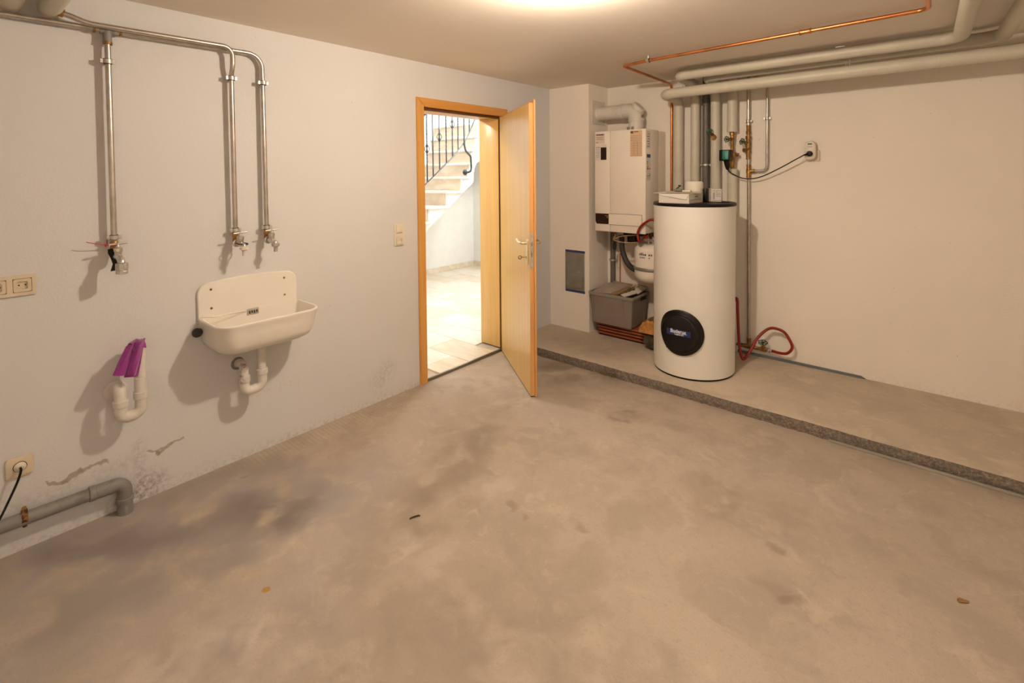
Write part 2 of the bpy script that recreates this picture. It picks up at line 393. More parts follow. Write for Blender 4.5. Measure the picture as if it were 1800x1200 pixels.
def one(name, bm, mat, label, cat, group=None, smooth=True, base=None):
    """a thing that is one mesh; origin set at its base."""
    if base is None:
        xs = [v.co for v in bm.verts]
        base = Vector((sum(c.x for c in xs) / len(xs), sum(c.y for c in xs) / len(xs), min(c.z for c in xs)))
    bm.transform(Matrix.Translation(-Vector(base)))
    o = obj(name, bm, mat, None, smooth); o.location = base
    return tag(o, label, cat, group)
def B(): return bmesh.new()
def box(bm, lo, hi, bev=0.0, seg=2, mat=None):
    lo = Vector(lo); hi = Vector(hi)
    r = bmesh.ops.create_cube(bm, size=1.0, matrix=Matrix.Translation((lo + hi) / 2) @ Matrix.Diagonal((*(hi - lo), 1)))
    if bev:
        es = list({e for v in r['verts'] for e in v.link_edges})
        bmesh.ops.bevel(bm, geom=es, offset=bev, segments=seg, affect='EDGES', profile=.5)
    return bm
def frame_of(d):
    d = Vector(d).normalized()
    a = Vector((0, 0, 1)) if abs(d.z) < .9 else Vector((1, 0, 0))
    u = d.cross(a).normalized(); return u, d.cross(u).normalized(), d
def ringverts(bm, c, u, v, r, n, r2=None):
    r2 = r if r2 is None else r2
    return [bm.verts.new(c + u * (r * math.cos(2 * PI * i / n)) + v * (r2 * math.sin(2 * PI * i / n))) for i in range(n)]
def bridge(bm, a, b):
    n = len(a)
    for i in range(n): bm.faces.new((a[i], a[(i + 1) % n], b[(i + 1) % n], b[i]))
def lathe(bm, p, d, prof, n=20, cap=True):
    """prof: list of (distance along d from p, radius)."""
    u, v, d = frame_of(d); p = Vector(p); rings = []
    for t, r in prof: rings.append(ringverts(bm, p + d * t, u, v, max(r, 1e-5), n))
    for a, b in zip(rings, rings[1:]): bridge(bm, a, b)
    if cap:
        bm.faces.new(rings[0][::-1]); bm.faces.new(rings[-1])
    return bm
def cyl(bm, a, b, r, n=16, r2=None):
    a = Vector(a); b = Vector(b); L = (b - a).length
    return lathe(bm, a, b - a, [(0, r), (L, r if r2 is None else r2)], n)
def fillet(pts, rad, n=6):
    pts = [Vector(p) for p in pts]; out = [pts[0]]
    for i in range(1, len(pts) - 1):
        p0, p1, p2 = pts[i - 1], pts[i], pts[i + 1]
        r = rad[i - 1] if isinstance(rad, (list, tuple)) else rad
        d0 = (p0 - p1).normalized(); d2 = (p2 - p1).normalized()
        ang = d0.angle(d2)
        if ang > PI - .02 or r <= 0: out.append(p1); continue
        t = min(r / math.tan(ang / 2), (p0 - p1).length * .49, (p2 - p1).length * .49)
        a = p1 + d0 * t; b = p1 + d2 * t
        rr = t * math.tan(ang / 2); c = p1 + (d0 + d2).normalized() * (rr / math.sin(ang / 2))
        va = a - c; vb = b - c; th = va.angle(vb)
        for k in range(n + 1):
            s = k / n
            out.append(c + (va * math.sin((1 - s) * th) + vb * math.sin(s * th)) / math.sin(th))
    out.append(pts[-1]); return out
def smooth_path(pts, n=6):
    pts = [Vector(p) for p in pts]; q = [pts[0] * 2 - pts[1]] + pts + [pts[-1] * 2 - pts[-2]]; out = []
    for i in range(1, len(q) - 2):
        for k in range(n):
            t = k / n; a, b, c, d = q[i - 1:i + 3]
            out.append(.5 * ((2 * b) + (c - a) * t + (2 * a - 5 * b + 4 * c - d) * t * t + (3 * b - a - 3 * c + d) * t ** 3))
    out.append(pts[-1]); return out
def tube(bm, pts, r, n=12, cap=True):
    pts = [Vector(p) for p in pts]; u = None; prev = None; rings = []
    for i, p in enumerate(pts):
        d = (pts[min(i + 1, len(pts) - 1)] - pts[max(i - 1, 0)]).normalized()
        if u is None: u, v, _ = frame_of(d)
        else:
            q = prev.rotation_difference(d); u = (q @ u); u = (u - d * u.dot(d)).normalized()
        v = d.cross(u); prev = d
        rr = r[i] if isinstance(r, (list, tuple)) else r
        rings.append(ringverts(bm, p, u, v, rr, n))
    for a, b in zip(rings, rings[1:]): bridge(bm, a, b)
    if cap: bm.faces.new(rings[0][::-1]); bm.faces.new(rings[-1])
    return bm
def sphere(bm, c, r, sc=(1, 1, 1), u=16, v=10):
    bmesh.ops.create_uvsphere(bm, u_segments=u, v_segments=v, radius=r, matrix=Matrix.Translation(Vector(c)) @ Matrix.Diagonal((*sc, 1)))
    return bm
def torus(bm, c, axis, R, r, n=24, k=8):
    u, v, d = frame_of(axis); c = Vector(c); rings = []
    for i in range(n):
        a = 2 * PI * i / n; e = u * math.cos(a) + v * math.sin(a)
        rings.append(ringverts(bm, c + e * R, e, d, r, k))
    for i in range(n): bridge(bm, rings[i], rings[(i + 1) % n])
    return bm
def prism(bm, pts, off):
    """closed polygon pts extruded by vector off."""
    off = Vector(off)
    a = [bm.verts.new(Vector(p)) for p in pts]; b = [bm.verts.new(Vector(p) + off) for p in pts]
    bm.faces.new(a[::-1]); bm.faces.new(b); bridge(bm, a, b)
    return bm
def rrect(w, h, r, n=5):
    out = []
    for cx, cy, a0 in ((w / 2 - r, h / 2 - r, 0), (-w / 2 + r, h / 2 - r, PI / 2), (-w / 2 + r, -h / 2 + r, PI), (w / 2 - r, -h / 2 + r, 1.5 * PI)):
        for k in range(n + 1):
            a = a0 + PI / 2 * k / n; out.append((cx + r * math.cos(a), cy + r * math.sin(a)))
    return out
def plate(bm, c, ex, ey, en, w, h, t, r, bev=0.0):
    """rounded rectangle plate of thickness t along en, edge softened by bev."""
    c = Vector(c); ex = Vector(ex); ey = Vector(ey); en = Vector(en); rings = []
    lv = [(0, 0)] + ([(t - bev, 0), (t - bev * .3, bev * .3), (t, bev)] if bev else [(t, 0)])
    for z, ins in lv:
        rings.append([bm.verts.new(c + ex * x + ey * y + en * z) for x, y in rrect(w - 2 * ins, h - 2 * ins, max(r - ins, .0005))])
    for a, b in zip(rings, rings[1:]): bridge(bm, a, b)
    bm.faces.new(rings[0][::-1]); bm.faces.new(rings[-1])
    return bm
def text_bm(s, size, c, ex, ey, en, depth=.0006, bold=0.0, space=1.0):
    cu = bpy.data.curves.new('lettering', 'FONT'); cu.body = s; cu.size = size; cu.align_x = 'CENTER'; cu.align_y = 'CENTER'
    cu.extrude = depth; cu.offset = bold; cu.space_character = space
    o = bpy.data.objects.new('lettering', cu); COL.objects.link(o)
    dg = bpy.context.evaluated_depsgraph_get(); me = bpy.data.meshes.new_from_object(o.evaluated_get(dg))
    bm = B(); bm.from_mesh(me); bpy.data.objects.remove(o); bpy.data.curves.remove(cu); bpy.data.meshes.remove(me)
    mm = Matrix((Vector(ex), Vector(ey), Vector(en))).transposed().to_4x4(); mm.translation = Vector(c)
    bm.transform(mm); return bm
def lamp_light(name, parent, loc, watts, col, radius):
    d = bpy.data.lights.new(name, 'POINT'); d.energy = watts; d.color = col; d.shadow_soft_size = radius; d.use_soft_falloff = False
    o = bpy.data.objects.new(name, d); COL.objects.link(o); o.parent = parent
    o.location = WM[parent.name].inverted() @ Vector(loc)
    return o
EX, EY, EZ = Vector((1, 0, 0)), Vector((0, 1, 0)), Vector((0, 0, 1))

# ------------------------------------------------------------------ the setting
H = 2.295; YB = 4.415; ZS = 0.0666; YS = 3.478; XR = 4.7; YF = -0.9; TW = 0.24
DY0, DY1, DZ = 2.525, 3.425, 2.02          # rough door opening
bm = B(); gx, gy = 376, 356; fx1, fy1 = XR, YS + .06
gv = [[bm.verts.new((fx1 * a / gx, YF + (fy1 - YF) * b / gy, 0)) for a in range(gx + 1)] for b in range(gy + 1)]
for b in range(gy):
    ra, rb = gv[b], gv[b + 1]
    for a in range(gx): bm.faces.new((ra[a], ra[a + 1], rb[a + 1], rb[a]))
fo = struct('floor', bm, M['floor'], label='stained bare concrete cellar floor')
co = np.empty(len(fo.data.vertices) * 3); fo.data.vertices.foreach_get('co', co); co = co.reshape(-1, 3)
att = fo.data.color_attributes.new('stain', 'FLOAT_COLOR', 'POINT')
att.data.foreach_set('color', floor_stains(co[:, 0].copy(), co[:, 1].copy()).astype(np.float32).ravel())
# raised platform: slab with an uneven broken front edge
bm = B(); nx = 160; top = []; bot = []; mid = []
for i in range(nx + 1):
    x = XR * i / nx
    j = .004 * math.sin(x * 9.1) + random.uniform(-.005, .005)
    top.append(bm.verts.new((x, YS + .004 + j * .6, ZS))); mid.append(bm.verts.new((x, YS - .002 + random.uniform(-.008, .006), ZS * random.uniform(.4, .6)))); bot.append(bm.verts.new((x, YS + .003 + random.uniform(-.007, .006), -.01)))
for i in range(nx):
    bm.faces.new((top[i], top[i + 1], mid[i + 1], mid[i])); bm.faces.new((mid[i], mid[i + 1], bot[i + 1], bot[i]))
back = [bm.verts.new((0, YB, ZS)), bm.verts.new((XR, YB, ZS))]
f = bm.faces.new(top + [back[1], back[0]])
f.material_index = 1
o = struct('floor_platform', bm, [M['edge'], M['platform']], label='raised concrete platform along the back wall with rough broken edge')
bm = B(); box(bm, (-.3, YF, H), (XR, YB + .2, H + .2)); struct('ceiling', bm, M['ceiling'])
bm = B()
box(bm, (-TW, YF, -.15), (0, DY0, H)); box(bm, (-TW, DY1, -.15), (0, YB, H)); box(bm, (-TW, DY0, DZ), (0, DY1, H))
struct('wall_left', bm, M['wall_left'])
bm = B(); box(bm, (-TW, YB, -.15), (XR, YB + .24, H)); struct('wall_back', bm, M['wall_back'])
bm = B(); box(bm, (XR, YF, -.15), (XR + .2, YB, H)); struct('wall_right', bm, M['wall'])
bm = B(); box(bm, (-TW, YF - .2, -.15), (XR, YF, H)); struct('wall_front', bm, M['wall'])
CHX, CHY = .4292, 4.0788
bm = B(); box(bm, (0, CHY, 0), (CHX, YB, H)); struct('wall_chimney', bm, M['wall_back'], label='plastered chimney shaft in the corner beside the boiler')
# pale plaster strip showing at the foot of the platform on the right
bm = B(); box(bm, (2.35, YS - .022, 0), (3.6, YS - .004, .012), .003); struct('trim_2', bm, simple('edge_strip', (0.33, 0.30, 0.24), .6), label='pale edging strip at the foot of the platform')

# door frame -------------------------------------------------------------
FY0, FY1, FZ = 2.49, 3.458, 2.047
IY0, IY1, IZ = 2.553, 3.395, 1.985
fr = thing('trim_1', 'orange beech veneer door frame around the doorway', 'door frame', (0, (FY0 + FY1) / 2, 0)); fr['kind'] = 'structure'
del fr['category']
def casing(name, pts, mt):
    bm = B(); prism(bm, [(0.001, y, z) for y, z in pts], (.016, 0, 0))
    bmesh.ops.bevel(bm, geom=[e for e in bm.edges if all(v.co.x > .01 for v in e.verts)], offset=.004, segments=2, affect='EDGES')
    return obj(name, bm, mt, fr)
casing('casing', [(FY0, 0.0), (IY0, 0.0), (IY0, IZ), (FY0, FZ)], M['casing'])
casing('casing', [(FY1, 0.0), (IY1, 0.0), (IY1, IZ), (FY1, FZ)], M['casing'])
casing('casing', [(FY0, FZ), (IY0, IZ), (IY1, IZ), (FY1, FZ)], M['casing_h'])
# jamb lining: stepped rebate, the deeper part narrower
for s, y0, mt in ((1, IY0, M['door']), (-1, IY1, M['door'])):
    bm = B(); box(bm, (-.03, min(y0 - s * .02, y0), .02), (.001, max(y0 - s * .02, y0), IZ)); box(bm, (-TW - .012, min(y0 - s * .02, y0 + s * .012), .02), (-.03, max(y0 - s * .02, y0 + s * .012), IZ), .002)
    obj('jamb', bm, mt, fr)
    bm = B(); box(bm, (-.0305, min(y0, y0 + s * .010), .02), (-.022, max(y0, y0 + s * .010), IZ - .012), .003); obj('seal', bm, simple('brown_seal', (0.10, 0.04, 0.012), .7) if s == 1 else bpy.data.materials['brown_seal'], fr)
bm = B(); box(bm, (-.03, IY0, IZ), (.001, IY1, IZ + .02)); box(bm, (-TW - .012, IY0 - .02, IZ - .012), (-.03, IY1 + .02, IZ + .02), .002); obj('head_jamb', bm, M['casing_h'], fr)
bm = B(); box(bm, (-.0305, IY0, IZ - .022), (-.022, IY1, IZ - .001), .003); obj('seal', bm, bpy.data.materials['brown_seal'], fr)
bm = B(); box(bm, (-.012, IY0 - .03, -.003), (.004, IY1 + .03, .021), .002); obj('threshold', bm, M['aluminium'], fr)
bm = B(); box(bm, (-.02, IY0, 1.02), (-.003, IY0 + .002, 1.21), .0005); tag(obj('strike_plate', bm, M['galv'], fr), 'grey metal strike plate')

# hall beyond the door -----------------------------------------------------
HX0, HX1, HY0, HY1, HZ = -TW, -2.95, 1.3, 6.0, .02
bm = B(); box(bm, (-2.95, HY0, -.15), (-.012, HY1, .008)); hf = struct('floor_hall', bm, M['grout'], label='pale marble tiled hall floor seen through the doorway')
tl, tw, gap = .60, .30, .004
row = 0; y = 2.39 - .3 * 4
while y < 6.0:
    x = -.012 - (.49 if row % 2 == 0 else .19)
    xs = [-.012] + [x - tl * k for k in range(0, 7)]
    for a, b in zip(xs, xs[1:]):
        x1, x0 = a, max(b, -2.945)
        if x1 - x0 < .03: continue
        if y < DY0 + .02 or y + tw > DY1:                          # rows beside the doorway stop at the wall
            x1 = min(x1, -TW - .0)
            if x1 - x0 < .03: continue
        ya, yb = y, y + tw
        if x1 > -TW: ya, yb = max(ya, IY0 - .015), min(yb, IY1 + .015)
        bm = B(); box(bm, (x0 + gap / 2, ya + gap / 2, .006), (x1 - gap / 2, yb - gap / 2, HZ), .0012, 1)
        obj('tile', bm, M['marble'][random.choice((0, 1, 1, 2))], hf, smooth=False)
    y += tw; row += 1
bm = B(); box(bm, (-3.15, HY0, 0), (HX1, HY1, 4.4))
o = struct('wall_hall_far', bm, M['hall_wall'])
bm = B(); box(bm, (-3.15, HY1, 0), (-TW, HY1 + .2, 4.4)); struct('wall_hall_end', bm, M['hall_wall'])
bm = B(); box(bm, (-3.15, HY0 - .2, 0), (-TW, HY0, 4.4)); struct('wall_hall_near', bm, M['hall_wall'])
bm = B(); box(bm, (-TW - .02, YB + .24, 0), (-TW, HY1, 4.4)); box(bm, (-TW - .02, HY0, H), (-TW, YB + .24, 4.4)); struct('wall_hall_side', bm, M['hall_wall'])
bm = B(); box(bm, (-1.75, HY0, 2.52), (-TW, HY1, 2.7)); struct('ceiling_hall', bm, M['hall_wall'])
bm = B(); box(bm, (-2.95, HY0, 4.3), (-TW, HY1, 4.45)); struct('ceiling_stairwell', bm, M['hall_wall'])
bm = B(); box(bm, (HX1, HY0, HZ), (HX1 + .012, HY1 - .012, .095), .002); struct('baseboard_hall_far', bm, M['marble'][2])
bm = B(); box(bm, (HX1, HY1 - .012, HZ), (-TW, HY1, .095), .002); struct('baseboard_hall_end', bm, M['marble'][2])

# staircase
SX = -2.0
def S(y, z): return (.264 + (y - .264) * .8416, 1.5 + (z - 1.5) * .8416)
st = thing('staircase', 'white winding staircase with beige marble treads beyond the doorway', 'staircase', (SX - .5, 4.0, HZ))
noses = [(4.256 - .29 * k, 1.10 - .18 * k) for k in range(5, 0, -1)] + [(4.256, 1.10), (4.55, 1.286), (4.814, 1.472), (4.963, 1.658), (5.03, 1.844), (5.11, 2.03), (5.16, 2.216)]
lowe = [(2.8, .02), (3.1, .02), (3.2, .08), (4.205, .793), (4.616, 1.087), (5.057, 1.396), (5.062, 1.50), (5.085, 1.59), (5.13, 1.66), (5.217, 1.707), (5.45, 1.80), (5.9, 1.95)]
def lowe_z(y):
    for (a, b), (c, d) in zip(lowe, lowe[1:]):
        if a <= y <= c: return b + (d - b) * (y - a) / (c - a)
    return lowe[-1][1]
def top_z(y):
    return max(nz for ny, nz in noses if ny + .03 <= y) - .03
ys = sorted({round(a, 4) for a, _ in lowe[1:]} | {round(ny + .03, 4) for ny, _ in noses})
bm = B()
for ya, yb in zip(ys, ys[1:]):
    if ya < noses[0][0] + .029: continue
    t = top_z((ya + yb) / 2)
    prism(bm, [(SX, ya, lowe_z(ya)), (SX, yb, lowe_z(yb)), (SX, yb, t), (SX, ya, t)], (-.945, 0, 0))
obj('stringer', bm, M['hall_wall'], st, smooth=False)
for k, (ny, nz) in enumerate(noses):
    nyn = noses[k + 1][0] + .03 if k + 1 < len(noses) else 5.6
    bm = B(); box(bm, (SX - .945, ny, nz - .03), (SX + .03, nyn, nz), .004); obj('tread', bm, M['marble'][1], st)
    zb = noses[k - 1][1] if k else .02
    bm = B(); box(bm, (SX - .945, ny + .016, zb), (SX - .035, ny + .0305, nz - .03)); obj('riser', bm, M['riser'], st, smooth=False)
# white wall that closes the outer side of the winder
rl = thing('stair_railing', 'black wrought iron stair railing with twisted balusters', 'railing', (SX + .05, 4.3, 1.2))
RX = SX + .05
low = [S(a, b) for a, b in ((4.5, 1.04), (4.75, 1.233), (4.939, 1.377), (5.059, 1.467), (5.318, 1.663), (5.447, 1.76), (5.568, 1.868), (5.703, 1.997), (5.831, 2.174), (5.922, 2.334), (5.975, 2.429), (6.03, 2.56))]
bm = B(); tube(bm, smooth_path([(RX, a, b) for a, b in low], 4), .008, 8); obj('bottom_rail', bm, M['iron'], rl)
bm = B(); tube(bm, smooth_path([(RX, a, b + .845) for a, b in low], 4), .016, 8); obj('handrail', bm, M['iron'], rl)
def lowz(y):
    for (a, b), (c, d) in zip(low, low[1:]):
        if a <= y <= c: return b + (d - b) * (y - a) / (c - a)
    return low[-1][1]
def twisted(bm, y, z0, z1, r, a, b):
    n = 40; rings = []
    for i in range(n + 1):
        z = z0 + (z1 - z0) * i / n; s = (z - z0) / (z1 - z0)
        ang = PI / 4 + (max(0, min(1, (s - a) / (b - a))) * 5 * PI)
        rings.append([bm.verts.new((RX + r * math.cos(ang + k * PI / 2), y + r * math.sin(ang + k * PI / 2), z)) for k in range(4)])
    for p, q in zip(rings, rings[1:]): bridge(bm, p, q)
    bm.faces.new(rings[0][::-1]); bm.faces.new(rings[-1])
for i, (yy, kn) in enumerate(((4.70, None), (4.83, None), (4.958, 1.875), (5.07, None), (5.196, 2.06), (5.331, None), (5.458, 2.265), (5.577, None), (5.823, None))):
    y, _ = S(yy, 0); z0 = lowz(y); z1 = z0 + .84
    bm = B(); twisted(bm, y, z0, z1, .0085, (.25 if kn else .1) + .1 * (i % 2), .45 + .15 * (i % 3))
    bo = obj('baluster', bm, M['iron'], rl, smooth=False)
    if kn:
        zk = S(yy, kn)[1]; bm = B()
        for k in range(4):
            pts = []
            for j in range(9):
                t = j / 8; a = k * PI / 2 + t * 1.6; rr = .002 + .028 * math.sin(PI * t)
                pts.append((RX + rr * math.cos(a), y + rr * math.sin(a), zk - .055 + .11 * t))
            tube(bm, pts, .004, 5)
        obj('basket', bm, M['iron'], bo)
bm = B()
pts = [(RX + .02, *S(5.69, 2.9)), (RX + .02, *S(5.69, 1.961)), (RX + .02, *S(5.712, 1.873)), (RX + .02, *S(5.825, 1.786)), (RX + .02, *S(5.835, 1.60)), (RX + .02, *S(5.82, 1.545)), (RX, *S(5.775, 1.535))]
tube(bm, fillet(pts, .05, 5), .013, 8); nw = obj('newel_post', bm, M['iron'], rl)
bm = B(); a, b = S(5.77, 1.533); lathe(bm, (SX, a, b), EX, [(0, .038), (.012, .038), (.016, .033), (.05, .012)], 18); obj('wall_rosette', bm, M['iron'], nw)

# hall lamp (hangs out of sight behind the right jamb)
hl = thing('pendant_lamp', 'white globe pendant lamp hanging in the hall', 'lamp', (-1.3, 4.95, 2.52))
bm = B(); sphere(bm, (-1.3, 4.95, 2.2), .11); obj('globe', bm, emit('hall_globe', HALL_COL, 30), hl); lamp_light('globe_light', hl, (-1.3, 4.95, 2.2), HALL_W, HALL_COL, .113)
bm = B(); cyl(bm, (-1.3, 4.95, 2.3), (-1.3, 4.95, 2.52), .008); obj('rod', bm, M['nickel'], hl)
hl2 = thing('ceiling_lamp', 'added round ceiling lamp, out of view, brightening the hall by the door', 'lamp', (-1.0, 2.5, 2.52))  # added unseen lamp that lifts the hall light near the doorway
bm = B(); sphere(bm, (-1.0, 2.5, 2.46), .12, (1, 1, .5)); obj('globe', bm, emit('hall_fill_dome', HALL_COL, 30), hl2); lamp_light('fill_dome_light', hl2, (-1.0, 2.5, 2.36), FILL_DOME_W, HALL_COL, .03)
bm = B(); cyl(bm, (-1.0, 2.5, 2.50), (-1.0, 2.5, 2.52), .13); obj('base', bm, M['white'], hl2)

# ------------------------------------------------------------------ door leaf
HGX, HGY = .022, 3.405
ang = math.atan2(2.862 - HGY, .775 - HGX)
door = thing('door_1', 'open beech veneer door leaf with brass-toned handles', 'door', (HGX, HGY, 0), ang); door['kind'] = 'structure'; del door['category']
DL = .925
# local: x along leaf, y=0 room-side face (lip), negative y towards the hall-facing face
bm = B(); box(bm, (.012, -.042, .008), (DL - .016, -.014, IZ - .016), .001, 1); obj('leaf', bm, M['door'], door, local=True, smooth=False)
bm = B(); box(bm, (0, -.014, .006), (DL, 0.0, IZ + .004), .0015, 1); obj('lip', bm, M['edgeband'], door, local=True, smooth=False)
bm = B(); box(bm, (DL - .0165, -.0418, .0085), (DL - .015, -.0142, IZ - .0165)); obj('edge_band', bm, M['edgeband'], door, local=True, smooth=False)
bm = B(); box(bm, (.03, -.04, -.0), (DL - .02, -.016, .008)); obj('bottom_seal', bm, M['rubber'], door, local=True, smooth=False)
lx = DL - .016
bm = B(); plate(bm, (DL - .0152, -.028, .985), EY, EZ, EX, .020, .235, .0012, .0095); fp = obj('lock_plate', bm, M['galv'], door, local=True)
bm = B(); box(bm, (DL - .014, -.034, 1.02), (DL - .008, -.022, 1.053), .002); obj('latch', bm, M['steel'], fp, local=True)
bm = B(); box(bm, (DL - .0145, -.033, .945), (DL - .0125, -.023, .975)); obj('bolt', bm, M['drain'], fp, local=True)
for z in (1.09, .88):
    bm = B(); cyl(bm, (DL - .0142, -.028, z), (DL - .013, -.028, z), .004, 10); obj('screw', bm, M['steel'], fp, local=True)
for s, y0 in ((-1, -.042), (1, 0.0)):
    bm = B(); plate(bm, (lx - .052, y0, .975), EX, EZ, EY * s, .034, .17, .008, .004, .003); es = obj('handle_plate', bm, M['nickel'], door, local=True)
    bm = B(); tube(bm, fillet([(lx - .052, y0, 1.035), (lx - .052, y0 + s * .048, 1.035), (lx - .11, y0 + s * .050, 1.037), (lx - .165, y0 + s * .045, 1.046)], .018, 6), .0095, 12)
    obj('handle', bm, M['nickel'], door, local=True)
    bm = B(); box(bm, (lx - .055, y0 + s * .0085 - .0006, .925), (lx - .049, y0 + s * .0085 + .0006, .945)); obj('keyhole', bm, M['dark'], es, local=True)
bm = B(); cyl(bm, (lx - .052, -.050, .94), (lx - .052, -.085, .94), .003, 8); torus(bm, (lx - .052, -.096, .94), EX, .011, .003, 16, 6); obj('key', bm, M['oldbrass'], door, local=True)
for z in (.25, 1.72):
    bm = B(); cyl(bm, (-.004, .006, z), (-.004, .006, z + .09), .008, 12); obj('hinge', bm, M['nickel'], door, local=True)

# ------------------------------------------------------------------ cellar lamp
lp = thing('ceiling_lamp', 'bare warm bulb in a white ceiling holder', 'lamp', (LAMP.x, LAMP.y, H))
bm = B(); lathe(bm, (LAMP.x, LAMP.y, H), -EZ, [(0, .04), (.008, .04), (.010, .022), (.016, .020)], 24); obj('holder', bm, M['white'], lp)
bm = B(); sphere(bm, LAMP, .036, u=24, v=16); obj('bulb', bm, emit('bulb_glow', BULB_COL, 60), lp); lamp_light('bulb_light', lp, LAMP, BULB_W, BULB_COL, .038)

bt = thing('fill_tube_lamp', 'added fill lamp, a long white ceiling tube behind the camera', 'lamp', (3.75, .2, H))  # added fill lamp, evens out the brightness of the room
bm = B(); box(bm, (3.71, -.45, H - .035), (3.79, .85, H), .004); obj('housing', bm, M['white'], bt)
for k, xx in enumerate((3.73, 3.77)):
    bm = B(); cyl(bm, (xx, -.42, H - .05), (xx, .82, H - .05), .013, 12); obj('tube', bm, emit('fill_tube_glow', (1.0, .87, .72), 12) if k == 0 else bpy.data.materials['fill_tube_glow'], bt)

td = bpy.data.lights.new('fill_tube_light', 'AREA'); td.shape = 'RECTANGLE'; td.size = .07; td.size_y = 1.24; td.energy = FILL_TUBE_W; td.color = (1.0, .87, .72)
to = bpy.data.objects.new('fill_tube_light', td); COL.objects.link(to); to.parent = bt; to.location = (0, 0, -.066)

# ------------------------------------------------------------------ left wall: pipes
def clamp(parent, p, axis, r, wall, name='clamp', w=.018, rub=True):
    """pipe clip: rubber-lined ring with two screw lugs and a stem to the wall."""
    u, v, d = frame_of(axis); p = Vector(p); wall = Vector(wall)
    bm = B(); lathe(bm, p - d * w / 2, d, [(0, r + .0055), (w, r + .0055)], 18); side = d.cross(wall).normalized()
    for s in (-1, 1):
        bb = B(); box(bb, (-.006, -.005, -w / 2), (.006, .005, w / 2), .001, 1)
        mm = Matrix((side, wall.normalized(), d)).transposed().to_4x4(); mm.translation = p + side * s * (r + .009); bb.transform(mm)
        me = bpy.data.meshes.new('t'); bb.to_mesh(me); bm.from_mesh(me); bpy.data.meshes.remove(me); bb.free()
        cyl(bm, p + side * s * (r + .010) - wall.normalized() * .006, p + side * s * (r + .010) + wall.normalized() * .006, .0028, 8)
    cyl(bm, p + wall.normalized() * r, p + wall, .004, 8)
    c = obj(name, bm, M['galv'], parent)
    if rub:
        bm = B(); lathe(bm, p - d * (w / 2 + .0025), d, [(0, r + .0040), (w + .005, r + .0040)], 18); obj('rubber_lining', bm, M['rubber'], c)
    return c
R1 = .0115
PX = .042
cold = thing('water_pipe', 'bare steel water pipe on the left wall with tee and two drops', 'pipe', (PX, .3, 2.14))
bm = B(); tube(bm, fillet([(.034, YF + .02, 2.118), (.034, .69, 2.137), (.034, .79, 2.138), (.034, 1.434, 2.146), (PX, 1.434, 1.22)], [.3, .3, .07], 7), R1, 14); obj('pipe', bm, M['steel'], cold)
bm = B(); cyl(bm, (.038, .782, 2.13), (PX, .780, 1.24), R1, 14); obj('drop_pipe', bm, M['steel'], cold)
bm = B(); cyl(bm, (.034, .757, 2.138), (.034, .806, 2.139), .017, 14); cyl(bm, (.036, .782, 2.14), (.038, .782, 2.085), .0165, 14); obj('tee', bm, M['drain'], cold)
for a, b in (((.034, .735, 2.138), (.034, .743, 2.138)), ((.034, .826, 2.139), (.034, .834, 2.139)), ((.038, .782, 2.088), (.039, .782, 2.076))):
    bm = B(); cyl(bm, a, b, .0175, 14); obj('press_ring', bm, M['oldbrass'], cold)
clamp(cold, (PX - .002, .780, 2.003), EZ, R1, (-PX, 0, 0)); clamp(cold, (PX, .780, 1.237), EZ, R1, (-PX, 0, 0), w=.017)
clamp(cold, (PX, 1.434, 1.997), EZ, R1, (-PX, 0, 0)); clamp(cold, (PX, 1.434, 1.226), EZ, R1, (-PX, 0, 0))
hot = thing('water_pipe', 'bare steel water pipe curving out of the insulated pipe end to the middle drop', 'pipe', (PX, .65, 2.14))
bm = B(); tube(bm, fillet([(.062, .625, 2.172), (.064, .655, 2.166), (.066, .715, 2.146), (.066, 1.277, 2.152), (.064, 1.277, 2.06), (PX, 1.277, 2.01), (PX, 1.277, 1.22)], [.1, .15, .055, .08, .08], 6), R1, 14); obj('pipe', bm, M['steel'], hot)
bm = B(); cyl(bm, (.061, .617, 2.176), (.063, .640, 2.170), .0175, 14); obj('fitting', bm, M['oldbrass'], hot)
clamp(hot, (PX, 1.277, 2.000), EZ, R1, (-PX, 0, 0)); clamp(hot, (PX, 1.277, 1.224), EZ, R1, (-PX, 0, 0))
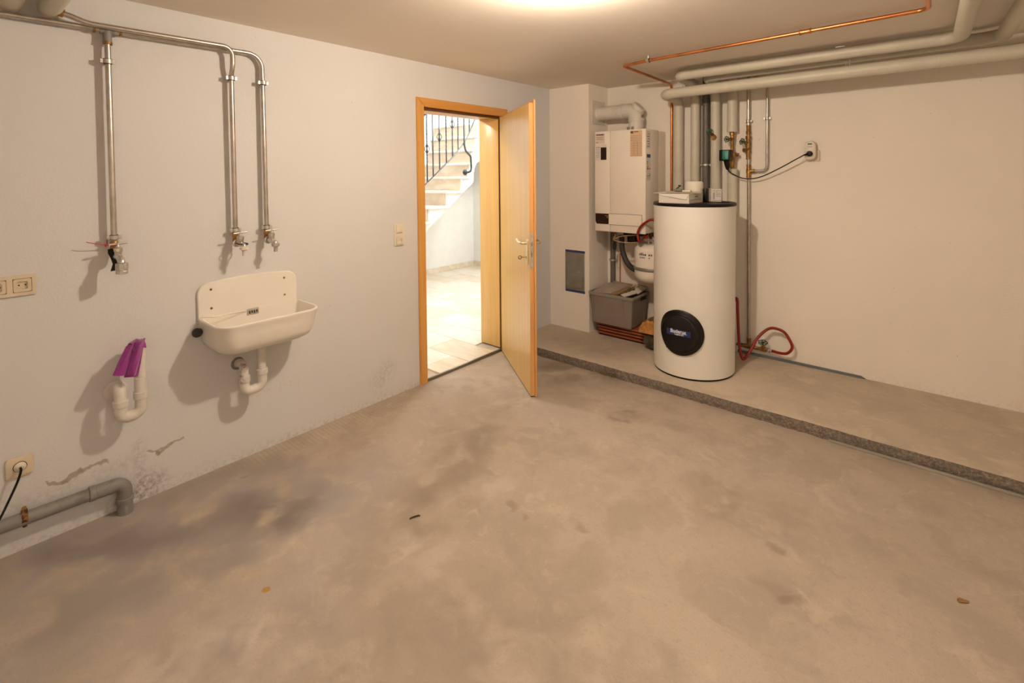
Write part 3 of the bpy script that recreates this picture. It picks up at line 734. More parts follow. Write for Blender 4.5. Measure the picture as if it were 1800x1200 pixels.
# taps
def tap(name, label, y, noz, nut=False, ring=False):
    """wall tap below a clip: brass coupling, elbow, chrome body with T handle, spout."""
    t = thing(name, label, 'tap', (0, y, 1.1))
    bm = B(); lathe(bm, (PX, y, 1.222), -EZ, [(0, .012), (.006, .0155), (.012, .0155), (.014, .0135), (.022, .0135), (.024, .016), (.034, .016), (.036, .0135), (.042, .0135)], 14); obj('coupling', bm, M['brass'], t)
    bm = B(); tube(bm, fillet([(PX, y, 1.182), (PX, y, 1.162), (PX + .03, y, 1.158)], .014, 5), .0145, 14); obj('elbow', bm, M['oldbrass'] if not nut else M['chrome'], t)
    y1 = y + .003; bx = PX + .052
    bm = B(); lathe(bm, (PX + .012, y, 1.158), EX, [(0, .020), (.004, .021), (.008, .019), (.01, .013), (.04, .0135), (.05, .010)], 16)
    lathe(bm, (bx, y1, 1.150), EZ, [(0, .010), (.006, .0135), (.028, .0145), (.030, .0165), (.044, .0165), (.046, .013), (.05, .008), (.062, .0055)], 16)
    s = 1.25 if nut else 1.0
    tube(bm, fillet([(bx - .005, y1, 1.160), (bx + .018 * s, y1 + .002, 1.150), (bx + .033, y1 + .004, noz + .03), (bx + .034, y1 + .004, noz + .014)], .02, 5), .0115 if not nut else .0145, 14)
    obj('body', bm, M['chrome'], t)
    bm = B(); cyl(bm, (bx, y1 - .032, 1.211), (bx, y1 + .032, 1.215), .0045, 10); sphere(bm, (bx, y1, 1.213), .0070, u=10, v=8); obj('handle', bm, M['worn'], t)
    nx_, ny_ = bx + .034, y1 + .004
    if nut:
        bm = B(); lathe(bm, (nx_, ny_, noz + .03), -EZ, [(0, .012), (.004, .023), (.008, .0235), (.030, .0235), (.034, .022)], 12); lathe(bm, (nx_, ny_, noz - .002), -EZ, [(0, .021), (.006, .0225), (.016, .0225), (.018, .017)], 12)
        obj('union_nut', bm, M['galv'], t, smooth=False)
    else:
        bm = B(); lathe(bm, (nx_, ny_, noz + .022), -EZ, [(0, .0125), (.003, .020), (.015, .020), (.018, .016)], 24); obj('ring_nut', bm, M['socket_w'] if ring else M['galv'], t)
        bm = B(); lathe(bm, (nx_, ny_, noz + .006), -EZ, [(0, .0105), (.010, .0105), (.011, .0095), (.030, .0095)], 14); obj('hose_tail', bm, M['white_pvc'] if ring else M['galv'], t)
    if ring:
        bm = B(); torus(bm, (bx + .01, y1 + .004, 1.158), Vector((.1, .12, 1)), .026, .0032, 24, 8); obj('rubber_ring', bm, M['rubber'], t)
    return t
tap('garden_tap', 'chrome washing machine tap with large union nut on the left drop pipe', .780, 1.105, nut=True)
tap('garden_tap', 'chrome tap with black rubber ring on the middle drop pipe over the sink', 1.277, 1.124, ring=True)
tap('garden_tap', 'chrome tap with grey nozzle on the right drop pipe over the sink', 1.434, 1.124)
bm = B(); tube(bm, [(.030, .758, 1.228), (.032, .756, 1.205)], .0022, 6); tube(bm, [(.030, .770, 1.203), (.036, .752, 1.205), (.05, .716, 1.216), (.055, .684, 1.227)], .0018, 6); sphere(bm, (.034, .752, 1.205), .0055, u=8, v=6)
torus(bm, (PX, .78, 1.203), EZ, .0165, .0018, 18, 6)
one('cable_tie', bm, M['redplastic'], 'thin red cable tie round the left tap', 'cable tie')
bm = B()
prof = [(.066, .752, 1.190), (.068, .752, 1.172), (.072, .760, 1.150), (.074, .766, 1.125), (.076, .757, 1.094)]
L_ = [bm.verts.new(p) for p in prof]; R_ = [bm.verts.new((p[0] + .012, p[1] + wdt, p[2] + .004)) for p, wdt in zip(prof, (.012, .022, .026, .020, .030))]
for i in range(4): bm.faces.new((L_[i], L_[i + 1], R_[i + 1], R_[i]))
bmesh.ops.solidify(bm, geom=bm.faces[:], thickness=.004)
one('rubber_flap', bm, M['rubber'], 'torn black rubber flap hanging behind the left tap', 'rubber flap')

# ------------------------------------------------------------------ sink
sk = thing('wall_sink', 'cream plastic wall sink with raised backsplash', 'sink', (0, 1.355, .62))
def rrx(x1, y0, y1, rf, z, rb=.012, x0=.004, n=7, bow=.012):
    pts = []
    for cx, cy, a0, r in ((x1 - rf, y1 - rf, 0, rf), (x0 + rb, y1 - rb, PI / 2, rb), (x0 + rb, y0 + rb, PI, rb), (x1 - rf, y0 + rf, 1.5 * PI, rf)):
        for k in range(n + 1):
            a = a0 + PI / 2 * k / n; x = cx + r * math.cos(a); yy = cy + r * math.sin(a)
            x += bow * (1 - ((yy - (y0 + y1) / 2) / ((y1 - y0) / 2)) ** 2) * max(0, (x - x0) / (x1 - x0))
            pts.append(Vector((x, yy, z)))
    return pts
secs = [(.16, 1.20, 1.50, .05, .632), (.215, 1.158, 1.560, .07, .638), (.245, 1.135, 1.585, .075, .655), (.262, 1.120, 1.600, .078, .685), (.274, 1.112, 1.607, .08, .74),
        (.282, 1.107, 1.613, .08, .778), (.286, 1.104, 1.616, .08, .786), (.286, 1.104, 1.616, .08, .792), (.281, 1.108, 1.612, .077, .796), (.272, 1.116, 1.604, .072, .795), (.268, 1.120, 1.600, .07, .788),
        (.258, 1.13, 1.59, .066, .72), (.246, 1.142, 1.578, .062, .675), (.225, 1.16, 1.56, .06, .656), (.17, 1.20, 1.52, .05, .650)]
bm = B(); rings = []
for k, (x1, y0, y1, rf, z) in enumerate(secs):
    rings.append([bm.verts.new(p) for p in rrx(x1, y0, y1, rf, z, x0=.004 if k < 8 else .026)])
for a, b in zip(rings, rings[1:]): bridge(bm, a, b)
bm.faces.new(rings[0][::-1]); bm.faces.new(rings[-1]); obj('basin', bm, M['ceramic'], sk, angle=50)
pts = []
y0, y1, z0, z1, rc = 1.104, 1.602, .785, .968, .055
pts += [(y0, z0), (y0, z1 - rc)] + [(y0 + rc - rc * math.cos(a), z1 - rc + rc * math.sin(a)) for a in [PI / 2 * k / 6 for k in range(1, 7)]]
pts += [(y0 + rc + (y1 - y0 - 2 * rc) * k / 8, z1 + .012 * math.sin(PI * k / 8)) for k in range(1, 8)]
pts += [(y1 - rc + rc * math.sin(a), z1 - rc + rc * math.cos(a)) for a in [PI / 2 * k / 6 for k in range(0, 7)]] + [(y1, z0)]
bm = B(); ra = [bm.verts.new((.002, y, z)) for y, z in pts]; rb_ = [bm.verts.new((.014, y, z)) for y, z in pts]
cy_, cz_ = 1.353, .84
rc_ = [bm.verts.new((.018, y + (cy_ - y) * .012, z + (cz_ - z) * .03)) for y, z in pts]
bridge(bm, ra, rb_); bridge(bm, rb_, rc_); bm.faces.new(rc_); bm.faces.new(ra[::-1]); bs_ = obj('backsplash', bm, M['ceramic'], sk)
for y, z in ((1.163, .933), (1.163, .838), (1.532, .932), (1.533, .837)):
    bm = B(); lathe(bm, (.018, y, z), EX, [(0, .0058), (.002, .0058), (.0035, .003)], 12); obj('screw', bm, M['oldbrass'], bs_)
bm = B(); plate(bm, (.0255, 1.358, .782), EY, EZ, EX, .060, .034, .003, .002, .001); ov = obj('overflow_plate', bm, M['galv'], sk)
for k in range(4):
    bm = B(); box(bm, (.0280, 1.338 + k * .012, .772 + .003 * (k % 2)), (.0290, 1.345 + k * .012, .788), .0003, 1); obj('slot', bm, M['dark'], ov)
pl = thing('sink_plug', 'black rubber plug hanging on a bead chain at the left of the sink', 'plug', (.045, 1.094, .70))
bm = B(); tube(bm, smooth_path([(.022, 1.330, .785), (.06, 1.24, .800), (.07, 1.17, .802), (.045, 1.112, .806), (.046, 1.098, .80), (.046, 1.096, .765), (.046, 1.096, .748)], 6), .0016, 6); obj('chain', bm, M['galv'], pl)
bm = B(); lathe(bm, (.030, 1.094, .733), Vector((1, -.35, .25)), [(0, .017), (.003, .021), (.018, .023), (.021, .021)], 20); obj('stopper', bm, M['rubber'], pl)
# sink trap
tr = thing('drain_trap', 'white plastic bottle bend trap under the sink', 'drain trap', (0, 1.31, .4))
TX = .125
bm = B(); lathe(bm, (TX, 1.356, .640), -EZ, [(0, .028), (.028, .028), (.030, .021), (.15, .020)], 20); obj('tail_pipe', bm, M['white_pvc'], tr)
bm = B(); lathe(bm, (TX, 1.356, .500), -EZ, [(0, .026), (.002, .0275), (.026, .0275), (.028, .025)], 20); obj('nut', bm, M['white_pvc'], tr)
bm = B(); tube(bm, fillet([(TX, 1.356, .475), (TX, 1.356, .405), (TX, 1.269, .405), (TX, 1.269, .47)], .043, 10), .0235, 18); obj('bend', bm, M['white_pvc'], tr)
bm = B(); lathe(bm, (TX, 1.269, .455), EZ, [(0, .025), (.002, .0275), (.030, .0275), (.032, .026)], 20); obj('nut', bm, M['dirty_pvc'], tr)
bm = B(); tube(bm, fillet([(TX, 1.269, .48), (TX - .002, 1.270, .542), (.03, 1.282, .528), (-.005, 1.286, .515)], .035, 8), .0205, 18); obj('wall_elbow', bm, M['dirty_pvc'], tr)
bm = B(); torus(bm, (.001, 1.285, .516), EX, .027, .006, 22, 8); obj('wall_ring', bm, M['drain'], tr)
# washing machine standpipe with trap
t2 = thing('drain_trap', 'white plastic standpipe and trap left of the sink', 'drain trap', (0, .80, .44))
X2 = .11
bm = B(); lathe(bm, (X2, .842, .735), -EZ, [(0, .0205), (.12, .0205), (.121, .0235), (.215, .0235)], 20); obj('standpipe', bm, M['white_pvc'], t2)
bm = B(); lathe(bm, (X2, .842, .552), -EZ, [(0, .0265), (.002, .028), (.030, .028), (.033, .025)], 20); obj('nut', bm, M['white_pvc'], t2)
bm = B(); tube(bm, fillet([(X2, .842, .525), (X2, .842, .455), (X2 + .004, .768, .452), (X2 + .004, .768, .52)], .037, 10), .0235, 18); obj('bend', bm, M['white_pvc'], t2)
bm = B(); lathe(bm, (X2 + .004, .768, .508), EZ, [(0, .0265), (.002, .028), (.026, .028), (.028, .026)], 20); obj('nut', bm, M['white_pvc'], t2)
bm = B(); tube(bm, fillet([(X2 + .004, .768, .535), (X2 + .002, .768, .590), (-.005, .773, .545)], .045, 10), .0225, 18); obj('wall_elbow', bm, M['white_pvc'], t2)
bm = B(); lathe(bm, (.001, .773, .545), EX, [(0, .045), (.004, .045), (.014, .036), (.020, .026)], 26); obj('rosette', bm, M['white_pvc'], t2)
# purple cloth draped over the standpipe mouth
cl = thing('cleaning_cloth', 'folded purple terry cloth hung over the standpipe', 'cloth', (X2, .81, .62))
def sheet(bm, rows, thick):
    g = [[bm.verts.new(p) for p in r] for r in rows]
    for a, b in zip(g, g[1:]):
        for i in range(len(a) - 1): bm.faces.new((a[i], a[i + 1], b[i + 1], b[i]))
    bmesh.ops.recalc_face_normals(bm, faces=bm.faces)
    bmesh.ops.solidify(bm, geom=bm.faces[:], thickness=thick)
def fold(bm, top, bot, wt, wb, n=10, m_=8, amp=.006, ph=0, x=.13, x2=.14):
    rows = []
    for i in range(n + 1):
        s = i / n; ky = top[0] + (bot[0] - top[0]) * s; kz = top[1] + (bot[1] - top[1]) * s; ww = wt + (wb - wt) * s; r = []
        for j in range(m_ + 1):
            q = j / m_ - .5
            r.append((x + (x2 - x) * s + amp * math.cos(q * PI * 1.3) + .003 * math.sin(9 * q + 5 * s + ph), ky + q * ww, kz + .010 * q * (1 - s) - .012 * q * s))
        rows.append(r)
    sheet(bm, rows, .006)
bm = B(); fold(bm, (.808, .776), (.762, .654), .034, .046, amp=.010, ph=.5, x=.134, x2=.142); obj('left_fold', bm, M['cloth'], cl)
bm = B(); fold(bm, (.838, .784), (.803, .644), .044, .034, amp=.018, ph=2, x=.142, x2=.150); obj('right_fold', bm, M['cloth'], cl)
bm = B(); fold(bm, (.832, .765), (.804, .632), .05, .050, amp=.004, x=.132, x2=.134); obj('back_layer', bm, M['cloth'], cl)
bm = B()
rows = []
for i in range(9):
    a = PI * i / 8; rows.append([(X2 - .005 - .040 * math.cos(a) * 1 , .812 + .048 * j / 6, .760 + .026 * math.sin(a) - .004 * abs(j - 3)) for j in range(7)])
sheet(bm, rows, .006); obj('top_fold', bm, M['cloth'], cl)
bm = B(); fold(bm, (.838, .765), (.82, .70), .05, .05, amp=.002, x=.072, x2=.066); obj('rear_hang', bm, M['cloth'], cl)

# sockets and switches -------------------------------------------------------
def socket_insert(parent, c, ex, ey, en, mat, s=.05):
    """square insert with round recess, pin holes and earth clips."""
    c = Vector(c); ex = Vector(ex); ey = Vector(ey); en = Vector(en)
    bm = B(); sq = rrect(s, s, .006, 4); ro = .0195; nseg = len(sq)
    def P(x, y, z): return bm.verts.new(c + ex * x + ey * y + en * z)
    oa = [P(x, y, 0) for x, y in sq]; ob = [P(x, y, .0035) for x, y in sq]
    an = [math.atan2(y, x) for x, y in sq]
    ia = [P(ro * math.cos(a), ro * math.sin(a), .0035) for a in an]; ib = [P(ro * .97 * math.cos(a), ro * .97 * math.sin(a), -.0045) for a in an]
    bridge(bm, oa, ob); bridge(bm, ob, ia); bridge(bm, ia, ib); bm.faces.new(ib)
    ins = obj('socket_insert', bm, mat, parent, angle=60)
    for sx in (-1, 1):
        bm = B(); cyl(bm, c + ex * .0095 * sx - en * .0048, c + ex * .0095 * sx - en * .0040, .0028, 10); obj('pin_hole', bm, M['dark'], ins)
        bm = B(); q = c + ey * sx * .0178; cyl(bm, q - en * .0048, q + en * .003, .0028, 8); obj('earth_clip', bm, M['oldbrass'], ins)
    return ins
def double_socket():
    t = thing('double_socket', 'cream double wall socket at the left picture edge', 'socket', (0, .486, 1.035))
    n = EX; cz = 1.072
    bm = B(); box(bm, (.0, .388, cz - .032), (.003, .520, cz + .032)); obj('back_plate', bm, M['oldbrass'], t, smooth=False)
    bm = B()
    box(bm, (.0, .3785, cz + .0275), (.0105, .5295, cz + .0405)); box(bm, (.0, .3785, cz - .0405), (.0105, .5295, cz - .0275))
    for ya, yb in ((.3785, .3900), (.4449, .4626), (.5175, .5295)): box(bm, (.0, ya, cz - .0275), (.0105, yb, cz + .0275))
    bmesh.ops.remove_doubles(bm, verts=bm.verts[:], dist=.0001)
    obj('frame', bm, M['socket'], t)
    for yy in (.4175, .490):
        socket_insert(t, (.0078, yy, cz), EY, EZ, EX, M['socket'], .052)
    return t
double_socket()
pw = thing('wall_socket', 'cream single wall socket low on the left wall', 'socket', (0, .461, .30))
bm = B(); plate(bm, (0, .461, .343), EY, EZ, EX, .084, .083, .010, .014, .006); obj('frame', bm, M['socket'], pw)
bm = B(); torus(bm, (.0105, .461, .345), EX, .020, .0011, 26, 6); obj('socket_rim', bm, M['dark'], pw)
pg = thing('power_plug', 'flat cream plug with black cord in the low wall socket', 'power plug', (.012, .461, .33))
bm = B(); lathe(bm, (.008, .461, .345), EX, [(0, .019), (.006, .019), (.010, .016), (.016, .010)], 20); obj('plug_body', bm, M['socket_w'], pg)
bm = B(); tube(bm, smooth_path([(.020, .461, .345), (.038, .4615, .345), (.048, .459, .335), (.05, .447, .298), (.055, .420, .237), (.075, .39, .185), (.09, .33, .10), (.10, .24, .03), (.10, .10, .008), (.2, -.1, .008)], 6), .0042, 10); obj('cord', bm, M['black'], pg)
sw = thing('switch_socket', 'cream light switch over socket beside the door frame', 'light switch', (0, 2.327, 1.02))
bm = B(); plate(bm, (0, 2.327, 1.0945), EY, EZ, EX, .081, .152, .010, .007, .004); obj('frame', bm, M['socket_w'], sw)
bm = B(); box(bm, (.009, 2.300, 1.108), (.0155, 2.354, 1.162), .003); 
for v_ in bm.verts:
    if v_.co.x > .013: v_.co.x += (v_.co.z - 1.135) * .06
obj('rocker', bm, M['socket_w'], sw)
bm = B(); box(bm, (.0095, 2.303, 1.1035), (.0106, 2.351, 1.1065)); obj('rocker_gap', bm, M['drain'], sw)
socket_insert(sw, (.0146, 2.327, 1.055), EY, EZ, EX, M['socket_w'], .052)

# low grey drain pipe along the left wall
dp = thing('drain_pipe', 'weathered grey drain pipe along the foot of the left wall', 'pipe', (.05, .4, .05))
bm = B(); cyl(bm, (.042, YF + .05, .176), (.042, .70, .1395), .0255, 18); obj('pipe', bm, M['drain'], dp)
bm = B(); lathe(bm, (.042, .662, .1415), Vector((0, 1, -.03)), [(0, .0275), (.002, .031), (.022, .031), (.024, .027)], 18); obj('collar', bm, M['drain'], dp)
bm = B(); tube(bm, fillet([(.042, .685, .1405), (.042, .765, .137), (.042, .785, .11), (.042, .785, .03)], .03, 6), .029, 18); obj('elbow', bm, M['drain'], dp)
bm = B(); lathe(bm, (.042, .785, .072), -EZ, [(0, .030), (.002, .033), (.02, .033), (.022, .0295), (.08, .0295)], 18); obj('socket_end', bm, M['drain'], dp)
bm = B(); lathe(bm, (.042, .456, .1525), Vector((0, 1, -.03)), [(0, .028), (.018, .028)], 20); box(bm, (.0, .457, .115), (.03, .473, .121), .001, 1); box(bm, (.04, .458, .112), (.052, .472, .195), .004); obj('clamp', bm, M['rust'], dp)

# ------------------------------------------------------------------ chimney: soot door and tape
sd = thing('soot_door', 'grey metal chimney cleaning hatch edged with blue tape', 'hatch', (.278, CHY, .41))
HC = (.278, CHY, .605)
bm = B(); plate(bm, HC, EX, EZ, -EY, .206, .345, .008, .004, .002); obj('frame', bm, M['hatch'], sd)
bm = B(); plate(bm, (.278, CHY - .008, .605), EX, EZ, -EY, .172, .305, .008, .018, .005); hd = obj('hatch_door', bm, M['hatch'], sd)
bm = B(); lathe(bm, (.333, CHY - .016, .603), -EY, [(0, .010), (.004, .010), (.006, .007)], 14); obj('lock', bm, M['galv'], hd)
for z in (.50, .67):
    bm = B(); cyl(bm, (.188, CHY - .012, z), (.188, CHY - .012, z + .03), .005, 8); obj('hinge', bm, M['hatch'], sd)
bm = B(); box(bm, (.200, CHY - .0175, .665), (.275, CHY - .0165, .667)); box(bm, (.22, CHY - .0175, .52), (.30, CHY - .0165, .522)); box(bm, (.21, CHY - .0175, .53), (.29, CHY - .0165, .5315)); obj('stamped_line', bm, M['drain'], hd)
for z, lab in ((.787, 'blue masking tape strip above the chimney hatch'), (.421, 'blue masking tape strip below the chimney hatch')):
    bm = B(); box(bm, (.173, CHY - .0015, z - .011), (.385, CHY + .0, z + .011)); one('masking_tape', bm, M['tape'], lab, 'tape', group='tape strips round the hatch', smooth=False)

# ------------------------------------------------------------------ boiler and flue
bo = thing('gas_boiler', 'white wall hung gas boiler with dark control panel', 'boiler', (.77, 4.23, 1.0))
BX0, BX1, BY, BZ0, BZ1 = .528, 1.0, 4.015, 1.002, 1.858
bm = B(); box(bm, (BX0 + .004, 4.262, BZ0 + .04), (BX1 - .004, YB - .002, BZ1 - .004), .003); obj('back_housing', bm, M['boiler'], bo)
bm = B(); box(bm, (BX0, BY + .012, BZ0 + .004), (BX1, 4.258, BZ1), .004); obj('housing', bm, M['boiler'], bo)
XS = .675
bm = B(); box(bm, (BX0, BY, BZ0), (XS, BY + .016, BZ1), .005); obj('front_panel', bm, M['boiler'], bo)
bm = B(); box(bm, (XS + .003, BY, BZ0), (BX1, BY + .016, BZ1), .005); obj('front_panel', bm, M['boiler'], bo)
# control flap (chamfered lower corners) and dark panel
bm = B(); prism(bm, [(BX0 + .008, BY - .004, 1.155), (BX0 + .008, BY - .004, 1.085), (BX0 + .022, BY - .004, 1.066), (XS - .012, BY - .004, 1.066), (XS - .012, BY - .004, 1.155)], (0, .01, 0)); dpn = obj('control_panel', bm, M['brown'], bo, smooth=False)
bm = B(); box(bm, (.628, BY - .0048, 1.136), (.668, BY - .004, 1.140)); box(bm, (.648, BY - .0048, 1.118), (.656, BY - .004, 1.132)); obj('panel_marking', bm, M['nickel'], dpn)
bm = B(); prism(bm, [(XS - .010, BY - .004, 1.155), (XS - .010, BY - .004, 1.066), (BX1 - .05, BY - .004, 1.066), (BX1 - .034, BY - .004, 1.088), (BX1 - .034, BY - .004, 1.155)], (0, .012, 0)); obj('flap', bm, M['boiler'], bo, smooth=False)
bm = B(); prism(bm, [(XS - .010, BY - .001, 1.159), (XS - .010, BY - .001, 1.062), (BX1 - .048, BY - .001, 1.062), (BX1 - .030, BY - .001, 1.086), (BX1 - .030, BY - .001, 1.159)], (0, .004, 0)); obj('flap_gap', bm, M['drain'], bo, smooth=False)
# stickers
def sticker(x0, x1, z0, z1, mt, name='sticker', lines=(), y=BY):
    bm = B(); box(bm, (x0, y - .001, z0), (x1, y + .001, z1)); s = obj(name, bm, mt, bo, smooth=False)
    if lines:
        bm = B()
        for a, b, z, h in lines: box(bm, (x0 + a * (x1 - x0), y - .0015, z0 + z * (z1 - z0)), (x0 + b * (x1 - x0), y - .0009, z0 + (z + h) * (z1 - z0)))
        obj('print', bm, M['ink'], s, smooth=False)
    return s
sticker(BX0 + .006, BX0 + .098, 1.755, 1.842, M['pinkish'], lines=[(.1, .9, .80, .12), (.1, .85, .62, .03), (.15, .8, .5, .03), (.1, .9, .38, .03), (.1, .3, .1, .06)])
sticker(BX0 + .006, BX0 + .116, 1.612, 1.748, M['card'], lines=[(.05, .45, .8, .03), (.05, .42, .7, .02), (.08, .4, .6, .02), (.05, .45, .5, .02), (.1, .4, .4, .02), (.05, .4, .3, .02), (.1, .38, .2, .02)])
sticker(BX0 + .060, BX0 + .115, 1.616, 1.722, M['brown'], y=BY - .001)
ln = [(.04, .26, .89, .09), (.3, .7, .93, .03)] + [(.03, .97, .05 + .062 * k, .008) for k in range(13)] + [(.30, .31, .05, .5), (.62, .63, .05, .5)]
sticker(.864, .970, 1.635, 1.848, M['peach'], 'service_sheet', ln)
# energy label on the right side
def side_sticker(y0, y1, z0, z1, mt, name='sticker', parent=bo):
    bm = B(); box(bm, (BX1 - .001, y0, z0), (BX1 + .001, y1, z1)); return obj(name, bm, mt, parent, smooth=False)
el = side_sticker(4.03, 4.105, 1.44, 1.66, M['card'], 'energy_label')
def el_bar(y0, y1, z0, z1, mt):
    bm = B(); box(bm, (BX1 + .0005, y0, z0), (BX1 + .0016, y1, z1)); obj('print', bm, mt, el, smooth=False)
el_bar(4.034, 4.10, 1.625, 1.652, M['tape'])
for k, c in enumerate(((.02, .2, .05), (.25, .4, .03), (.6, .5, .02), (.6, .22, .02), (.5, .03, .02))): el_bar(4.036, 4.050 + .004 * k, 1.585 - .014 * k, 1.596 - .014 * k, simple('label_band', c, .6))
el_bar(4.082, 4.096, 1.53, 1.542, M['ink']); el_bar(4.036, 4.09, 1.475, 1.479, M['ink']); el_bar(4.036, 4.09, 1.462, 1.464, M['ink']); el_bar(4.084, 4.092, 1.47, 1.495, M['ink'])
s2 = side_sticker(4.03, 4.10, 1.70, 1.84, M['card'])
bm = B()
for k in range(6): box(bm, (BX1 + .0005, 4.036 + .02 * (k % 2), 1.715 + k * .02), (BX1 + .0016, 4.085, 1.719 + k * .02))
obj('print', bm, M['ink'], s2, smooth=False)
# connections below the boiler
bm = B(); box(bm, (.70, 4.20, .955), (.86, 4.36, 1.0), .004); box(bm, (.60, 4.26, .97), (.70, 4.38, 1.0), .004); obj('underside_box', bm, M['black'], bo)
for k, (x, mt) in enumerate(((.66, M['oldbrass']), (.72, M['copper']), (.78, M['oldbrass']), (.84, M['copper']), (.90, M['oldbrass']), (.95, M['drain']))):
    bm = B(); lathe(bm, (x, 4.33, 1.003), -EZ, [(0, .011), (.03, .011), (.032, .018), (.06, .018), (.062, .012), (.075 + .01 * (k % 2), .012)], 12); obj('connection', bm, mt, bo)
bm = B(); box(bm, (.79, 4.10, .915), (.86, 4.18, .985), .006); obj('valve_block', bm, M['black'], bo)
bm = B(); tube(bm, smooth_path([(.66, 4.12, .985), (.70, 4.06, .965), (.69, 4.05, .935), (.73, 4.05, .92), (.82, 4.06, .915), (.93, 4.08, .925)], 5), .005, 8); obj('cable', bm, M['oldwood'], bo)
bm = B(); tube(bm, smooth_path([(.70, 4.05, .94), (.76, 4.05, .965), (.82, 4.06, .975), (.9, 4.07, .985)], 5), .005, 8); obj('cable', bm, M['oldwood'], bo)
bm = B(); tube(bm, smooth_path([(.695, 4.06, .93), (.685, 4.06, .88), (.69, 4.06, .845), (.705, 4.06, .86), (.71, 4.06, .92)], 5), .004, 8); obj('cable', bm, M['black'], bo)
# flue
fl = thing('flue_pipe', 'white flue pipe with elbow from boiler to chimney', 'flue pipe', (.76, 4.24, 1.86))
FYc = 4.24; FZc = 2.040; FR = .063
bm = B(); box(bm, (CHX, 4.125, 1.945), (CHX + .006, 4.355, 2.155), .001, 1); obj('wall_plate', bm, M['white_pvc'], fl)
bm = B(); lathe(bm, (CHX + .004, FYc, FZc), EX, [(0, .066), (.008, .066), (.01, FR), (.235, FR), (.238, .068), (.26, .068), (.262, FR), (.275, FR)], 32); obj('pipe', bm, M['white_pvc'], fl)
bm = B(); tube(bm, [(.70, FYc, FZc), (.745, FYc, FZc), (.787, FYc, FZc - .018), (.805, FYc, FZc - .06), (.805, FYc, FZc - .10)], .066, 32); eb = obj('elbow', bm, M['white_pvc'], fl)
# inspection cover across the outer corner
d45 = Vector((1, 0, 1)).normalized(); bm = B(); lathe(bm, Vector((.805, FYc, FZc)) + d45 * .018, d45, [(0, .064), (.018, .062), (.026, .060), (.032, .054)], 28); obj('inspection_cap', bm, M['white_pvc'], fl)
bm = B(); lathe(bm, (.868, FYc - .02, FZc - .055), Vector((1, -.3, 0)), [(0, .012), (.012, .012)], 12); obj('test_port', bm, M['hatch'], fl)
bm = B(); lathe(bm, (.805, FYc, 1.855), EZ, [(0, .064), (.09, .064), (.092, .069), (.112, .069), (.114, .066)], 32); col_ = obj('collar', bm, M['white_pvc'], fl)
for dx in (-.022, .020):
    a = math.asin(dx / .065); bm = B(); lathe(bm, (.785 + dx * 1.0, FYc - .0615, 1.885), Vector((dx * 3, -1, 0)), [(0, .014), (.004, .014), (.005, .011)], 14); obj('test_cap', bm, M['hatch'], col_)

# grey condensate pipe with clamp behind the crate
cp = thing('waste_pipe', 'grey plastic waste pipe on the back wall under the boiler', 'pipe', (.50, 4.36, .2))
bm = B(); cyl(bm, (.500, 4.383, ZS), (.500, 4.383, .98), .024, 18); obj('pipe', bm, M['grey_pvc'], cp)
clamp(cp, (.500, 4.383, .693), EZ, .024, (0, .032, 0), w=.016)
bm = B(); cyl(bm, (.565, 4.40, .25), (.565, 4.40, .76), .0055, 8); one('gas_rod', bm, M['copper'], 'thin copper tube running down the wall beside the grey waste pipe', 'pipe')
bm = B(); tube(bm, smooth_path([(.676, 4.22, .955), (.678, 4.22, .878), (.684, 4.22, .818), (.711, 4.22, .745), (.745, 4.23, .690), (.79, 4.27, .645), (.85, 4.34, .61), (.92, 4.375, .59)], 6), .024, 14); one('drain_hose', bm, M['blackhose'], 'thick dark drain hose bending down behind the white vessel', 'hose', base=(.75, 4.25, .59))
bm = B(); tube(bm, smooth_path([(.80, 4.30, .93), (.795, 4.30, .82), (.81, 4.30, .72), (.86, 4.32, .62)], 6), .014, 12); one('drain_hose', bm, M['blackhose'], 'thinner dark hose beside the thick drain hose', 'hose')
# expansion vessel
ev = thing('expansion_vessel', 'white expansion vessel with grey band behind the tank', 'expansion vessel', (.985, 4.19, .56))
VC = Vector((.985, 4.195, 0)); VR = .155
bm = B(); lathe(bm, (VC.x, VC.y, .575), EZ, [(0, .02), (.004, .06), (.012, .10), (.03, .135), (.06, .152), (.08, VR), (.28, VR), (.30, .150), (.318, .135), (.33, .11), (.336, .06), (.338, .02)], 36); vs = obj('vessel', bm, M['boiler'], ev)
bm = B(); lathe(bm, (VC.x, VC.y, .690), EZ, [(0, VR), (.001, VR + .004), (.008, VR + .007), (.022, VR + .007), (.028, VR + .003), (.029, VR)], 36); obj('band', bm, M['hatch'], ev)
bm = B(); lathe(bm, (VC.x, VC.y, .912), EZ, [(0, .022), (.01, .022), (.011, .014), (.05, .014)], 14); obj('connector', bm, M['galv'], ev)
bm = B(); box(bm, (VC.x - .12, VC.y - .075, .885), (VC.x - .10, VC.y - .06, .91), .003); obj('lug', bm, M['galv'], ev)
bm = B(); box(bm, (VC.x - .02, VC.y + .14, .69), (VC.x + .02, YB, .715), .002); obj('bracket', bm, M['galv'], ev)
bm = B()
for z, h_, marks in ((.838, .007, ((-.06, -.035),)), (.822, .016, ((-.072, -.060), (-.055, -.042), (-.037, -.026), (-.022, -.008), (.012, .024), (.030, .040))), (.800, .012, ((-.068, -.060), (-.054, -.046), (-.040, -.030), (-.024, -.018), (.014, .022)))):
    for a, b in marks:                                             # worn, unreadable print wrapped on the vessel
        a0, a1 = .10 + a / VR, .10 + b / VR
        q = [Vector((VC.x + (VR + .0006) * math.sin(t), VC.y - (VR + .0006) * math.cos(t), zz)) for t, zz in ((a0, z), (a1, z + .001), (a1, z + h_), (a0, z + h_ - .002))]
        prism(bm, q, Vector((math.sin(a0), -math.cos(a0), 0)) * .0006)
obj('print', bm, M['ink'], vs, smooth=False)
